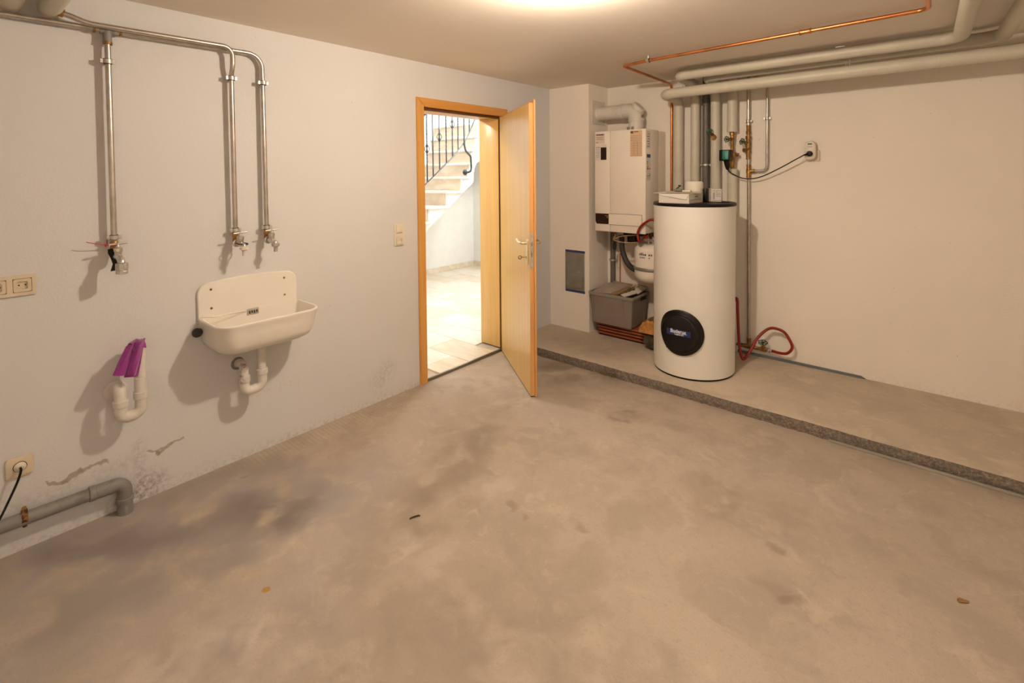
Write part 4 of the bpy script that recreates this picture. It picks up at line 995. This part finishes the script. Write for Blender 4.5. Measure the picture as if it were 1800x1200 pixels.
# small red valve and red filling hose
rv = thing('filling_valve', 'chrome filling valve with red lever above the white vessel', 'valve', (1.0, 4.12, .93))
bm = B(); lathe(bm, (.930, 4.10, .945), EX, [(0, .008), (.02, .009), (.021, .014), (.045, .014), (.046, .010), (.10, .010)], 12); lathe(bm, (.985, 4.10, .912), EZ, [(0, .010), (.05, .012)], 12); obj('body', bm, M['chrome'], rv)
bm = B(); box(bm, (.945, 4.085, .968), (.985, 4.10, .985), .004); cyl(bm, (.97, 4.095, .955), (.97, 4.095, .975), .005, 8); obj('lever', bm, M['redplastic'], rv)
HS = .0102
bm = B(); tube(bm, smooth_path([(.935, 4.10, .945), (.955, 4.03, .940), (.958, 3.985, .950), (.946, 3.985, 1.001), (.966, 3.985, 1.058), (1.015, 3.985, 1.103), (1.078, 3.985, 1.127), (1.125, 4.02, 1.06), (1.185, 4.06, .85), (1.20, 4.2, .6), (1.25, 4.28, .35), (1.42, 4.30, .25), (1.56, 4.27, .40), (1.650, 4.19, .55), (1.665, 4.175, .45), (1.672, 4.175, .30), (1.680, 4.175, .19), (1.698, 4.178, .108), (1.715, 4.20, .105), (1.745, 4.25, .170), (1.775, 4.29, .245), (1.828, 4.33, .309), (1.877, 4.335, .330), (1.945, 4.335, .314), (1.987, 4.335, .255), (1.999, 4.335, .206), (1.968, 4.34, .160), (1.92, 4.35, .146), (1.858, 4.365, .145)], 6), HS, 10)
one('filling_hose', bm, M['red'], 'red filling hose looping from the boiler behind the tank to the drain valve', 'hose')

# ------------------------------------------------------------------ crate, boards, tiles, logs
# stack of clay-red slabs
for k in range(4):
    bm = B(); z = ZS + .016 + k * .0265
    off = (.0, .006, .004, -.004)[k]
    box(bm, (.500 + .010 * (3 - k) * .3 + off, 4.088 + off * .5, z), (.985 + off, 4.36, z + .0150), .005)
    o = one('clay_slab', bm, M['tile_red'], ('clay-red slab lowest in the stack under the grey crate', 'clay-red slab second from the floor under the grey crate', 'clay-red slab third from the floor under the grey crate', 'clay-red slab on top of the stack under the grey crate')[k], 'slab', group='clay slabs under the crate')
    bm = B(); box(bm, (.515, 4.104, z - (.016 if k == 0 else .0115)), (.965, 4.345, z - .0002))  # dark sheet stands in for the shade inside the open gap
    tag(one('gap_shade_sheet', bm, M['dark'], ('dark sheet standing for shade under the lowest clay slab', 'dark sheet standing for shade between lowest and second clay slab', 'dark sheet standing for shade between second and third clay slab', 'dark sheet standing for shade between third and top clay slab')[k], 'shade sheet', group='shade sheets in the gaps of the clay slabs', smooth=False))
ct = thing('storage_crate', 'grey plastic storage crate full of boards below the boiler', 'crate', (.70, 4.20, .19))
def crate_ring(bm, ins, z): return [bm.verts.new((x, y, z)) for x, y in [(c[0] + .667, c[1] + 4.183) for c in rrect(.435 - 2 * ins, .330 - 2 * ins, max(.022 - ins * .3, .006), 4)]]
bm = B(); rr_ = [crate_ring(bm, a, z) for a, z in ((.040, .184), (.034, .186), (.030, .195), (.012, .425), (.010, .432), (.001, .434), (.0, .440), (.0, .455), (.004, .459), (.012, .459), (.016, .450), (.017, .43), (.037, .200))]
for a, b in zip(rr_, rr_[1:]): bridge(bm, a, b)
bm.faces.new(rr_[0][::-1]); bm.faces.new(rr_[-1]); obj('body', bm, M['crate'], ct, angle=30)
bm = B()
for xx, sl in ((.495, .0), (.780, .02)): 
    a = [(xx, 4.0245, .43), (xx + .006, 4.0245, .43), (xx + .006 + sl, 4.052, .20), (xx + sl, 4.052, .20)]
    prism(bm, a, (0, -.004, 0))
obj('rib', bm, M['crate'], ct, smooth=False)
bm = B(); plate(bm, (.8845, 4.215, .425), EY, EZ, EX, .11, .032, .001, .01); obj('handle_slot', bm, M['dark'], ct)
def slab(name, label, cat, c, size, rot, mt, group=None):
    bm = B(); box(bm, (-size[0] / 2, -size[1] / 2, -size[2] / 2), (size[0] / 2, size[1] / 2, size[2] / 2), min(size) * .15, 1)
    o = obj(name, bm, mt, None, local=True, smooth=False); o.location = c; o.rotation_euler = rot
    return tag(o, label, cat, group)
slab('tile_board', 'grey flecked board lying across the left of the crate', 'board', (.585, 4.205, .472), (.20, .33, .010), (.06, -.03, .05), M['board'], 'boards in the crate')
for k in range(3):
    slab('wood_strip', ('brown wooden strip next to the grey board in the crate', 'brown wooden strip in the middle of the crate', 'pale wooden strip at the right of the strips in the crate')[k], 'strip', (.695 + .022 * k, 4.19 + .006 * k, .470 - .004 * k), (.012, .31, .035), (.08, .35, -.10 - .05 * k), M['oldwood'], 'wood strips in the crate')
slab('paper_board', 'white board leaning at the back right of the crate', 'board', (.775, 4.28, .475), (.15, .18, .008), (.12, .05, 0), M['card'], 'boards in the crate')
slab('paper_board', 'pale narrow board at the right side of the crate', 'board', (.805, 4.13, .468), (.045, .19, .010), (.05, .25, -.2), M['card'], 'boards in the crate')
slab('wood_strip', 'long brown wooden lath across the back of the crate', 'strip', (.66, 4.372, .489), (.34, .014, .010), (0, .03, .02), M['oldwood'], 'wood strips in the crate')
bm = B(); tube(bm, smooth_path([(.765, 4.08, .470), (.775, 4.15, .482), (.77, 4.20, .490), (.79, 4.24, .488)], 4), [.008 + .008 * math.sin(i) ** 2 for i in range(13)], 7); one('bark_piece', bm, M['bark'], 'curled brown scrap of bark lying in the crate', 'wood scrap')
# logs between crate and tank
lg = thing('firewood_log', 'split log with orange cut face beside the tank', 'log', (1.05, 4.10, .20))
def half_log(bm, x0, w, h, y0, y1, z, full=False):
    n = 14; A = []; Bv = []
    prof = []
    for i in range(n + 1):
        a = PI * i / n; rr = 1 + .06 * math.sin(3.3 * i)
        prof.append((x0 + w / 2 - w / 2 * math.cos(a) * rr, z + h * math.sin(a) * rr))
    if full: prof += [(x0 + w / 2 + w / 2 * math.cos(PI * i / n), z - h * .75 * math.sin(PI * i / n)) for i in range(1, n)]
    prism(bm, [(x, y0, zz) for x, zz in prof], (0, y1 - y0, 0))
bm = B(); half_log(bm, .958, .20, .115, 3.975, 4.14, .205); obj('bark', bm, M['bark'], lg)
bm = B(); half_log(bm, .963, .19, .108, 3.970, 3.976, .207); obj('cut_face', bm, M['logcut'], lg, smooth=False)
bm = B(); half_log(bm, .992, .155, .062, 3.99, 4.145, .139, True); one('firewood_log', bm, M['bark2'], 'dark bark-covered log under the split log', 'log')

# ------------------------------------------------------------------ hot water tank
TC = Vector((1.4375, 3.89, 0)); TR = .2815
tk = thing('hot_water_tank', 'tall white cylindrical hot water tank on the platform', 'water tank', (TC.x, TC.y, ZS))
bm = B(); lathe(bm, (TC.x, TC.y, ZS), EZ, [(0, TR - .005), (.014, TR - .005)], 72); obj('base_ring', bm, M['black'], tk)
bm = B(); lathe(bm, (TC.x, TC.y, ZS + .012), EZ, [(0, TR - .006), (.002, TR), (1.188, TR), (1.19, TR - .004)], 96); obj('jacket', bm, M['tank'], tk)
bm = B(); lathe(bm, (TC.x, TC.y, 1.264), EZ, [(0, TR + .002), (.002, TR + .005), (.016, TR + .005), (.021, TR), (.021, TR - .02), (.019, TR - .025)], 96); obj('lid', bm, M['black'], tk)
# inspection cover wrapped on the front
CZ = .392; CAX = TC.x + .012
bm = B(); prof = [(.158, -.004), (.158, .010), (.152, .014), (.132, .015), (.128, .018)]
rg = []; n = 64
for rho, off in prof:
    rgn = []
    for i in range(n):
        a = 2 * PI * i / n; u = rho * math.cos(a); phi = u / TR
        rgn.append(bm.verts.new((CAX + (TR + off) * math.sin(phi), TC.y - (TR + off) * math.cos(phi), CZ + rho * math.sin(a))))
    rg.append(rgn)
YF_ = TC.y - TR - .024
for rho, dy in ((.126, .012), (.124, 0), (.118, -.004)):
    rg.append([bm.verts.new((CAX + rho * math.cos(2 * PI * i / n), YF_ + dy, CZ + rho * math.sin(2 * PI * i / n))) for i in range(n)])
for a, b in zip(rg, rg[1:]): bridge(bm, a, b)
bm.faces.new(rg[-1]); cv = obj('inspection_cover', bm, M['black'], tk)
LBY = YF_ - .005
bm = B(); box(bm, (CAX - .083, LBY - .001, CZ + .006 - .020), (CAX + .083, LBY + .002, CZ + .006 + .020)); obj('name_plate', bm, M['blue'], cv, smooth=False)
obj('lettering', text_bm('Buderus', .033, (CAX - .002, LBY - .0012, CZ + .014), EX, EZ, -EY, .0006, .0005), M['white'], cv)
bm = B(); box(bm, (CAX - .06, LBY - .0016, CZ + .0015), (CAX + .06, LBY - .0006, CZ + .0028)); obj('underline', bm, M['white'], cv, smooth=False)
obj('lettering', text_bm('Logalux SU', .014, (CAX + .005, LBY - .0012, CZ - .0065), EX, EZ, -EY, .0006, .0003), M['white'], cv)
for sx in (-.09, .1):
    bm = B(); cyl(bm, (CAX + sx, YF_ + .012, CZ - .115), (CAX + sx, YF_ + .006, CZ - .115), .004, 8); obj('screw', bm, M['black'], cv)
# things on top of the tank
ZT = 1.2835
bm = B(); cyl(bm, (1.400, 3.988, ZT), (1.400, 3.988, 1.434), .066, 32); bmesh.ops.bevel(bm, geom=[e for e in bm.edges if all(v.co.z > 1.43 for v in e.verts)], offset=.006, segments=2, affect='EDGES'); one('white_cap', bm, M['boiler'], 'white round cap standing on the tank lid', 'cap')
cb = thing('carton', 'flat white open carton on the front of the tank lid', 'carton', (1.375, 3.80, ZT), -.04)
bm = B(); box(bm, (-.113, -.118, 0), (.113, -.115, .066)); box(bm, (-.113, .115, 0), (.113, .118, .066)); box(bm, (-.113, -.118, 0), (-.110, .118, .066)); box(bm, (.110, -.118, 0), (.113, .118, .066)); box(bm, (-.113, -.118, 0), (.113, .118, .003)); obj('body', bm, M['card'], cb, local=True, smooth=False)
bm = B(); prism(bm, [(-.112, -.119, .066), (.108, -.119, .066), (.095, -.124, .028), (-.09, -.124, .056)], (0, -.0025, 0)); obj('flap', bm, M['card'], cb, local=True, smooth=False)
bm = B(); prism(bm, [(-.15, -.12, .070), (.112, -.12, .066), (.112, .11, .069), (-.14, .08, .078)], (0, 0, .002)); obj('lid_flap', bm, M['card'], cb, local=True, smooth=False)
bm = B(); box(bm, (.1132, -.02, .044), (.1140, .03, .050)); box(bm, (.1132, -.10, .025), (.1140, .08, .0265)); obj('print', bm, M['ink'], cb, local=True, smooth=False)
slab('paper_sheet', 'loose paper sheet lying over the white carton', 'paper', (1.40, 3.80, ZT + .076), (.24, .16, .002), (.02, .02, .25), M['paper'])
bg = thing('parts_bag', 'small bag of grey screws on the paper sheet', 'parts bag', (1.36, 3.79, ZT + .078))
bm = B(); sphere(bm, (1.36, 3.79, ZT + .090), .030, (1.1, .8, .42), 12, 8)
for v_ in bm.verts: v_.co += Vector((random.uniform(-1, 1), random.uniform(-1, 1), random.uniform(-1, 1))) * .003
obj('bag', bm, M['drain'], bg)
bm = B(); cyl(bm, (1.35, 3.78, ZT + .098), (1.375, 3.80, ZT + .125), .005, 8); cyl(bm, (1.375, 3.80, ZT + .12), (1.36, 3.79, ZT + .125), .004, 8); obj('screw', bm, M['rubber'], bg)
bm = B(); box(bm, (1.395, 3.77, ZT + .078), (1.455, 3.81, ZT + .092), .004); one('wall_plug_bag', bm, M['socket_w'], 'pale packet lying beside the screw bag', 'packet')
sb = thing('small_box', 'small white printed carton at the right of the tank lid', 'carton', (1.570, 3.975, ZT), .57)
bm = B(); box(bm, (-.036, -.0, 0), (.036, .072, .092), .0015, 1); obj('body', bm, M['card'], sb, local=True, smooth=False)
bm = B()
box(bm, (-.032, -.0012, .082), (.032, -.0004, .084)); box(bm, (-.032, -.0012, .010), (.032, -.0004, .012))
for a in (-.024, -.019, -.014): box(bm, (a, -.0012, .02), (a + .002, -.0004, .072))
for k in range(4): box(bm, (.006, -.0012, .05 + .006 * k), (.028, -.0004, .0515 + .006 * k))
for a, b, c_, d_ in ((.0, .032, .04, .042), (.0, .002, .04, .08)): box(bm, (a, -.0012, c_), (b, -.0004, d_))
obj('print', bm, M['ink'], sb, local=True, smooth=False)
bm = B(); prism(bm, [(-.038, .0, .092), (.036, .0, .093), (.036, .072, .098), (-.040, .072, .098)], (0, 0, .002)); obj('flap', bm, M['card'], sb, local=True, smooth=False)
bm = B(); box(bm, (1.476, 3.955, ZT), (1.504, 3.995, ZT + .10), .008); tube(bm, smooth_path([(1.500, 3.957, ZT + .004), (1.54, 3.93, ZT + .004), (1.63, 3.93, ZT + .004), (1.66, 3.97, ZT + .004)], 5), .003, 6); one('adapter', bm, M['black'], 'black power adapter between the two cartons on the tank', 'adapter', base=(1.5, 3.98, ZT))

# ------------------------------------------------------------------ pipework on the back wall
RV = .0365
def run(bm, pts, rad, r=RV, n=22): tube(bm, fillet(pts, rad, 8), r, n)
VX = dict(V1=1.134, V2=1.275, V3=1.357, V4=1.438, V5=1.564, S6=1.676, S7=1.808)
LPz, LPy = 2.117, 4.035
p1 = thing('insulated_pipe', 'cream insulated pipe, lowest under the ceiling, bending down beside the boiler', 'pipe', (VX['V1'], 4.35, 1.28))
bm = B(); run(bm, [(XR, LPy, LPz + .022), (VX['V1'] + .002, LPy, LPz), (VX['V1'], 4.352, LPz - .006), (VX['V1'], 4.352, 1.20)], [.07, .07], .0395); obj('run', bm, M['pvc'], p1)
bm = B(); lathe(bm, (2.78, LPy, LPz + .009), EX, [(0, .0405), (.004, .0405)], 24); obj('joint', bm, M['pvc2'], p1)
UPz, UPy = 2.238, 3.985
p2 = thing('insulated_pipe', 'cream insulated pipe nearest under the ceiling, ending over the left water pipes', 'pipe', (VX['V2'], 4.35, 1.28))
bm = B(); run(bm, [(-.01, .602, 2.190), (2.915, .602, 2.205), (2.875, UPy, UPz), (VX['V2'], UPy, UPz), (VX['V2'], 4.352, UPz - .02), (VX['V2'], 4.352, 1.20)], [.09, .09, .06, .07]); obj('run', bm, M['pvc'], p2)
for x in (1.72, 2.80):
    bm = B(); lathe(bm, (x, UPy, UPz), EX, [(0, RV + .0008), (.003, RV + .0008)], 24); obj('joint', bm, M['pvc2'], p2)
p3 = thing('insulated_pipe', 'cream insulated pipe hidden behind the ceiling pipe, reaching the left wall at the picture edge', 'pipe', (VX['V4'], 4.35, 1.28))
bm = B(); run(bm, [(-.01, .487, 2.188), (3.14, .487, 2.205), (3.05, 4.13, UPz), (VX['V4'], 4.13, UPz - .012), (VX['V4'], 4.335, UPz - .04), (VX['V4'], 4.345, 1.95), (VX['V4'] + .004, 4.345, 1.20)], [.09, .09, .06, .06, .1]); obj('run', bm, M['pvc'], p3)
def wheel(bm, c, axis, R, r=.0035):
    u, v, d = frame_of(axis); c = Vector(c); n = 30
    pts = []
    for i in range(n):
        a = 2 * PI * i / n; rr = R * (1 + .12 * math.cos(5 * a)); pts.append(c + u * rr * math.cos(a) + v * rr * math.sin(a))
    pts.append(pts[0]); pts.append(pts[1]); tube(bm, pts, r, 6)
    for k in range(5):
        a = 2 * PI * k / 5 + .6; cyl(bm, c, c + (u * math.cos(a) + v * math.sin(a)) * R * .92, r * .9, 6)
    cyl(bm, c - d * .005, c + d * .006, .008, 10)
def valve(parent, stem0, axis, L, R=.021):
    bm = B(); a = Vector(axis).normalized(); s = Vector(stem0)
    lathe(bm, s, a, [(0, .013), (L * .35, .013), (L * .36, .010), (L * .7, .009), (L * .72, .005), (L, .005)], 12); vb = obj('valve_stem', bm, M['oldbrass'], parent)
    bm = B(); wheel(bm, s + a * L, a, R); obj('handwheel', bm, M['green'], vb)
valve(p3, (1.432, 4.315, 1.792), Vector((-.25, -1, .55)), .062, .022)
bm = B(); lathe(bm, (1.438, 4.32, 1.783), Vector((.1, -1, -.25)), [(0, .021), (.03, .021), (.034, .017), (.04, .017)], 6); obj('valve_cap', bm, M['brass'], p3, smooth=False)
p4 = thing('insulated_pipe', 'cream insulated pipe left of the brass valves, cut open for the pump', 'pipe', (VX['V5'], 4.35, 1.28))
bm = B(); lathe(bm, (VX['V5'], 4.352, 2.25), -EZ, [(0, .037), (.39, .037), (.391, .039), (.435, .039)], 22); obj('upper_jacket', bm, M['pvc'], p4)
bm = B(); lathe(bm, (VX['V5'] + .004, 4.352, 1.527), -EZ, [(0, .039), (.03, .039), (.031, .037), (.34, .037)], 22); obj('lower_jacket', bm, M['pvc'], p4)
bm = B(); lathe(bm, (VX['V5'], 4.352, 1.82), -EZ, [(0, .015), (.012, .015), (.014, .019), (.03, .019), (.033, .014), (.06, .017), (.08, .012), (.30, .012)], 14); obj('inner_pipe', bm, M['brass'], p4)
valve(p4, (VX['V5'] - .002, 4.34, 1.757), Vector((-.5, -1, .0)), .05, .021)
# circulation pump
pm = thing('circulation_pump', 'black and teal circulation pump on the insulated pipe', 'pump', (1.56, 4.30, 1.55))
bm = B(); lathe(bm, (VX['V5'], 4.352, 1.675), -EZ, [(0, .014), (.01, .022), (.03, .024), (.07, .024), (.09, .020), (.14, .016)], 14); lathe(bm, (VX['V5'], 4.352, 1.636), -EY, [(0, .036), (.045, .036), (.05, .030), (.06, .030)], 20); lathe(bm, (VX['V5'] + .02, 4.352, 1.636), EX, [(0, .012), (.03, .014)], 10); obj('volute', bm, M['brass'], pm)
bm = B(); box(bm, (1.512, 4.205, 1.588), (1.590, 4.296, 1.672), .005); hb = obj('motor_housing', bm, M['black'], pm)
bm = B(); plate(bm, (1.558, 4.2052, 1.632), EX, EZ, -EY, .044, .068, .002, .003, .001); obj('display_panel', bm, M['teal'], hb)
bm = B(); lathe(bm, (1.556, 4.245, 1.590), Vector((.12, .05, -1)), [(0, .022), (.04, .018), (.065, .012), (.072, .008)], 14); obj('plug', bm, M['black'], pm)
bm = B(); tube(bm, smooth_path([(1.566, 4.25, 1.522), (1.572, 4.27, 1.503), (1.592, 4.32, 1.479), (1.645, 4.34, 1.454), (1.707, 4.34, 1.449), (1.786, 4.335, 1.467), (1.902, 4.325, 1.524), (2.012, 4.315, 1.588), (2.068, 4.325, 1.622), (2.088, 4.342, 1.630)], 6), .0042, 10); one('pump_cable', bm, M['black'], 'black cable hanging between the pump and the plug-in timer', 'cable')
# plug-in timer on a wall socket
ws = thing('wall_socket', 'cream wall socket behind the plug-in timer', 'socket', (2.11, YB, 1.57))
bm = B(); plate(bm, (2.107, YB, 1.613), EX, EZ, -EY, .084, .083, .010, .010, .004); obj('frame', bm, M['socket'], ws)
tm = thing('plug_timer', 'white plug-in timer with small display on the back wall', 'timer', (2.095, 4.40, 1.58))
bm = B(); rings = []
ol = [(x, z) for x, z in rrect(.074, .135, .03, 6)]
for y, s in ((YB - .009, .92), (YB - .014, 1.0), (YB - .040, 1.0), (YB - .050, .93), (YB - .052, .85)):
    rings.append([bm.verts.new((2.092 + x * s * (1 - .12 * max(0, z) / .0675), y, 1.652 + z * s)) for x, z in ol])
for a, b in zip(rings, rings[1:]): bridge(bm, a, b)
bm.faces.new(rings[0]); bm.faces.new(rings[-1][::-1]); tb = obj('housing', bm, M['socket_w'], tm)
bm = B(); box(bm, (2.078, YB - .0532, 1.692), (2.105, YB - .0515, 1.703), .0005, 1); obj('display', bm, M['green'], tb)
bm = B()
for k in range(4): box(bm, (2.077 + .0075 * k, YB - .0535, 1.679), (2.082 + .0075 * k, YB - .0518, 1.683)); box(bm, (2.078 + .0075 * k, YB - .0535, 1.670), (2.0815 + .0075 * k, YB - .0518, 1.674))
obj('button', bm, M['ink'], tb)
bm = B(); lathe(bm, (2.092, YB - .050, 1.628), -EY, [(0, .0215), (.003, .0215), (.004, .0205)], 24); obj('socket_ring', bm, M['card'], tb)
bm = B(); lathe(bm, (2.092, YB - .051, 1.628), -EY, [(0, .0195), (.018, .0195), (.024, .016), (.026, .010)], 24); cyl(bm, (2.09, YB - .07, 1.628), (2.066, YB - .085, 1.619), .007, 10); obj('plug', bm, M['black'], tm)
# grey waste stack
p5 = thing('waste_pipe', 'dark grey plastic pipe between the cream pipes above the tank', 'pipe', (VX['V3'], 4.36, 1.28))
bm = B(); lathe(bm, (VX['V3'], 4.362, 1.20), EZ, [(0, .0265), (.84, .0265), (.842, .030), (.90, .030), (.902, .0265), (1.09, .0265)], 20); obj('pipe', bm, M['grey_pvc'], p5)
clamp(p5, (VX['V3'], 4.362, 1.562), EZ, .0265, (0, .052, 0), w=.016)
bm = B(); cyl(bm, (1.318, 4.40, 1.20), (1.318, 4.40, 2.04), .0075, 10); one('thin_conduit', bm, M['pvc2'], 'thin pale conduit beside the dark grey pipe', 'conduit')
# steel pipe with brass fittings
RS = .0115
p6 = thing('water_pipe', 'steel pipe with brass valve and fittings right of the pump', 'pipe', (VX['S6'], 4.385, .15))
SY = 4.383
bm = B(); cyl(bm, (1.672, SY, 2.29), (1.674, SY, 1.85), RS + .001, 14); cyl(bm, (1.677, SY, 1.60), (1.677, SY, 1.53), RS, 14); cyl(bm, (1.678, SY, 1.46), (1.690, SY, .16), RS, 14); obj('pipe', bm, M['steel'], p6)
bm = B(); lathe(bm, (1.674, SY, 1.862), -EZ, [(0, .013), (.004, .016), (.012, .016), (.014, .0145), (.045, .0145), (.047, .018), (.066, .018), (.068, .014), (.082, .015), (.084, .021), (.105, .021), (.107, .016), (.12, .018), (.15, .020), (.175, .018), (.178, .015), (.188, .0195), (.21, .0195), (.212, .015), (.25, .015), (.252, .017), (.262, .017), (.264, .013)], 12); obj('valve_body', bm, M['oldbrass'], p6, smooth=False)
lathe_v = Vector((-.7, -1, .35)).normalized(); valve(p6, (1.672, SY - .008, 1.722), lathe_v, .055, .022)
bm = B(); lathe(bm, (1.672, SY - .005, 1.672), Vector((-.8, -1, -.1)), [(0, .016), (.022, .016), (.024, .018), (.036, .018)], 6); obj('drain_cap', bm, M['oldbrass'], p6, smooth=False)
bm = B(); lathe(bm, (1.677, SY, 1.558), -EZ, [(0, .013), (.002, .0165), (.01, .0165), (.012, .0145), (.034, .0145), (.036, .017), (.066, .017), (.068, .0145), (.09, .0145), (.092, .0165), (.1, .0165), (.102, .013)], 12); lathe(bm, (1.677, SY, 1.508), EX, [(0, .013), (.03, .013), (.031, .016), (.04, .016), (.041, .0125), (.05, .0125)], 12); obj('tee', bm, M['brass'], p6, smooth=False)
clamp(p6, (1.673, SY, 1.893), EZ, RS + .001, (0, .032, 0))
bm = B(); tube(bm, fillet([(1.725, SY, 1.508), (1.808, SY, 1.508), (1.806, SY, 2.20)], .055, 8), .0095, 12); obj('branch_pipe', bm, M['steel'], p6)
clamp(p6, (1.8065, SY, 1.905), EZ, .0095, (0, .032, 0))
bm = B(); lathe(bm, (1.690, SY, .205), -EZ, [(0, .012), (.002, .0165), (.01, .0165), (.012, .0145), (.05, .0145)], 12); lathe(bm, (1.60, SY - .004, .139), EX, [(0, .011), (.03, .011), (.031, .015), (.06, .015), (.062, .018), (.11, .018), (.112, .0145), (.15, .0145), (.152, .012), (.165, .012)], 12); obj('lower_tee', bm, M['oldbrass'], p6)
dv = thing('drain_valve', 'brass drain valve with green handwheel at the foot of the steel pipe', 'valve', (1.80, 4.37, .12))
bm = B(); lathe(bm, (1.762, SY - .006, .140), EX, [(0, .013), (.012, .013), (.014, .017), (.05, .019), (.055, .014), (.065, .012)], 12); lathe(bm, (1.795, SY - .010, .146), Vector((.0, -.25, 1)), [(0, .016), (.018, .014), (.02, .009), (.036, .006), (.05, .005)], 12); obj('body', bm, M['brass'], dv)
bm = B(); wheel(bm, (1.795, SY - .022, .198), Vector((.1, -.28, 1)), .030); obj('handwheel', bm, M['green'], dv)
bm = B(); lathe(bm, (1.826, SY - .012, .143), EX, [(0, .019), (.004, .021), (.018, .021), (.022, .013), (.05, .0085)], 14); obj('hose_union', bm, M['chrome'], dv)
# blue-grey strip at the foot of the back wall
bm = B(); prism(bm, [(1.60, YB, ZS), (2.44, YB, ZS), (2.41, YB, ZS + .017), (1.60, YB, ZS + .022)], (0, -.010, 0)); bmesh.ops.bevel(bm, geom=bm.edges[:], offset=.002, segments=1, affect='EDGES'); struct('trim_3', bm, M['bluegrey'], label='blue grey edging strip along the foot of the back wall')
# thin steel pipes near the ceiling behind the insulated ones
p7 = thing('water_pipe', 'thin steel pipe behind the insulated pipes under the ceiling', 'pipe', (2.5, 4.36, 2.2))
bm = B(); cyl(bm, (1.60, 4.37, 2.205), (XR, 4.37, 2.235), .012, 12); obj('pipe', bm, M['steel'], p7)
bm = B(); lathe(bm, (1.66, 4.37, 2.205), EX, [(0, .014), (.004, .018), (.02, .018), (.022, .015), (.05, .015), (.052, .020), (.09, .020), (.092, .014)], 12); obj('fitting', bm, M['brass'], p7)
# copper pipe
cu = thing('copper_pipe', 'copper pipe crossing the ceiling and dropping beside the boiler', 'pipe', (1.06, 4.385, 1.25))
cpts = [(2.748, YF + .05, 2.262), (2.743, 3.35, 2.262), (1.285, 3.452, 2.262), (1.072, 3.500, 2.264), (1.060, 4.386, 2.250), (1.060, 4.386, .98)]
bm = B(); tube(bm, fillet(cpts, [.045, .4, .035, .045], 7), .0105, 14); obj('pipe', bm, M['copper'], cu)
dcu = Vector((1, -.07, 0)).normalized()
bm = B(); c0 = Vector((2.200, 3.388, 2.262)); lathe(bm, c0, dcu, [(0, .013), (.004, .0155), (.010, .0155), (.012, .013), (.046, .013), (.048, .0155), (.054, .0155), (.058, .013)], 14); obj('coupling', bm, M['copper'], cu)
clamp(cu, (1.285, 3.452, 2.262), dcu, .0105, (0, 0, H - 2.262))
# hangers for the insulated pipes
def hanger(x, y, z, lab):
    t = thing('pipe_hanger', lab, 'bracket', (x, y, z), group='hangers above the insulated pipes')
    for dx in (-.006, .012, .020): 
        bm = B(); cyl(bm, (x + dx, y, z), (x + dx, y + .004, H), .003, 8); obj('rod', bm, M['galv'], t)
    bm = B(); box(bm, (x - .02, y - .008, H - .004), (x + .03, y + .012, H)); obj('rail', bm, M['galv'], t)
hanger(2.30, 4.06, 2.205, 'zinc threaded hanger over the middle of the ceiling pipes')
hanger(1.195, 4.20, 2.15, 'zinc threaded hanger over the left end of the lowest insulated pipe')
bm = B(); 
for k, dx in enumerate((0, .02)): cyl(bm, (2.335 + dx, 4.07, 2.14), (2.335 + dx, 4.07, 2.21), .004, 8)
box(bm, (2.32, 4.06, 2.150), (2.345, 4.08, 2.158)); one('pipe_hanger', bm, M['galv'], 'short zinc bracket between upper and lower insulated pipes', 'bracket', group='hangers above the insulated pipes')
# black hook at the right edge of the back wall
bm = B(); tube(bm, smooth_path([(3.205, YB - .02, 2.095), (3.17, YB - .03, 2.09), (3.165, YB - .03, 2.075), (3.19, YB - .03, 2.068), (3.24, YB - .02, 2.07)], 5), .005, 8); cyl(bm, (3.205, YB, 2.095), (3.205, YB - .022, 2.095), .004, 8); one('wall_hook', bm, M['black'], 'small black wire loop on the back wall at the right edge', 'hook')

# ------------------------------------------------------------------ small litter on the floor
bm = B(); tube(bm, smooth_path([(1.062, 1.575, .003), (1.066, 1.590, .004), (1.072, 1.598, .006), (1.076, 1.612, .004), (1.082, 1.614, .003)], 4), .0032, 7); one('twig', bm, M['rubber'], 'small black curled twig on the floor in front of the door', 'twig')
bm = B(); rows = []
for i in range(6):
    s = i / 5; ww = .011 * math.sin(PI * min(.98, s + .05)) + .002
    rows.append([(2.862 + .032 * s, 2.547 + .014 * s + ww * q * (1 + .35 * math.sin(9 * s)), .001 + .0015 * q * q) for q in (-1, -.4, .2, 1)])
sheet(bm, rows, .0012); one('dry_leaf', bm, M['leafbrown'], 'small dry brown leaf on the floor at the right', 'leaf')
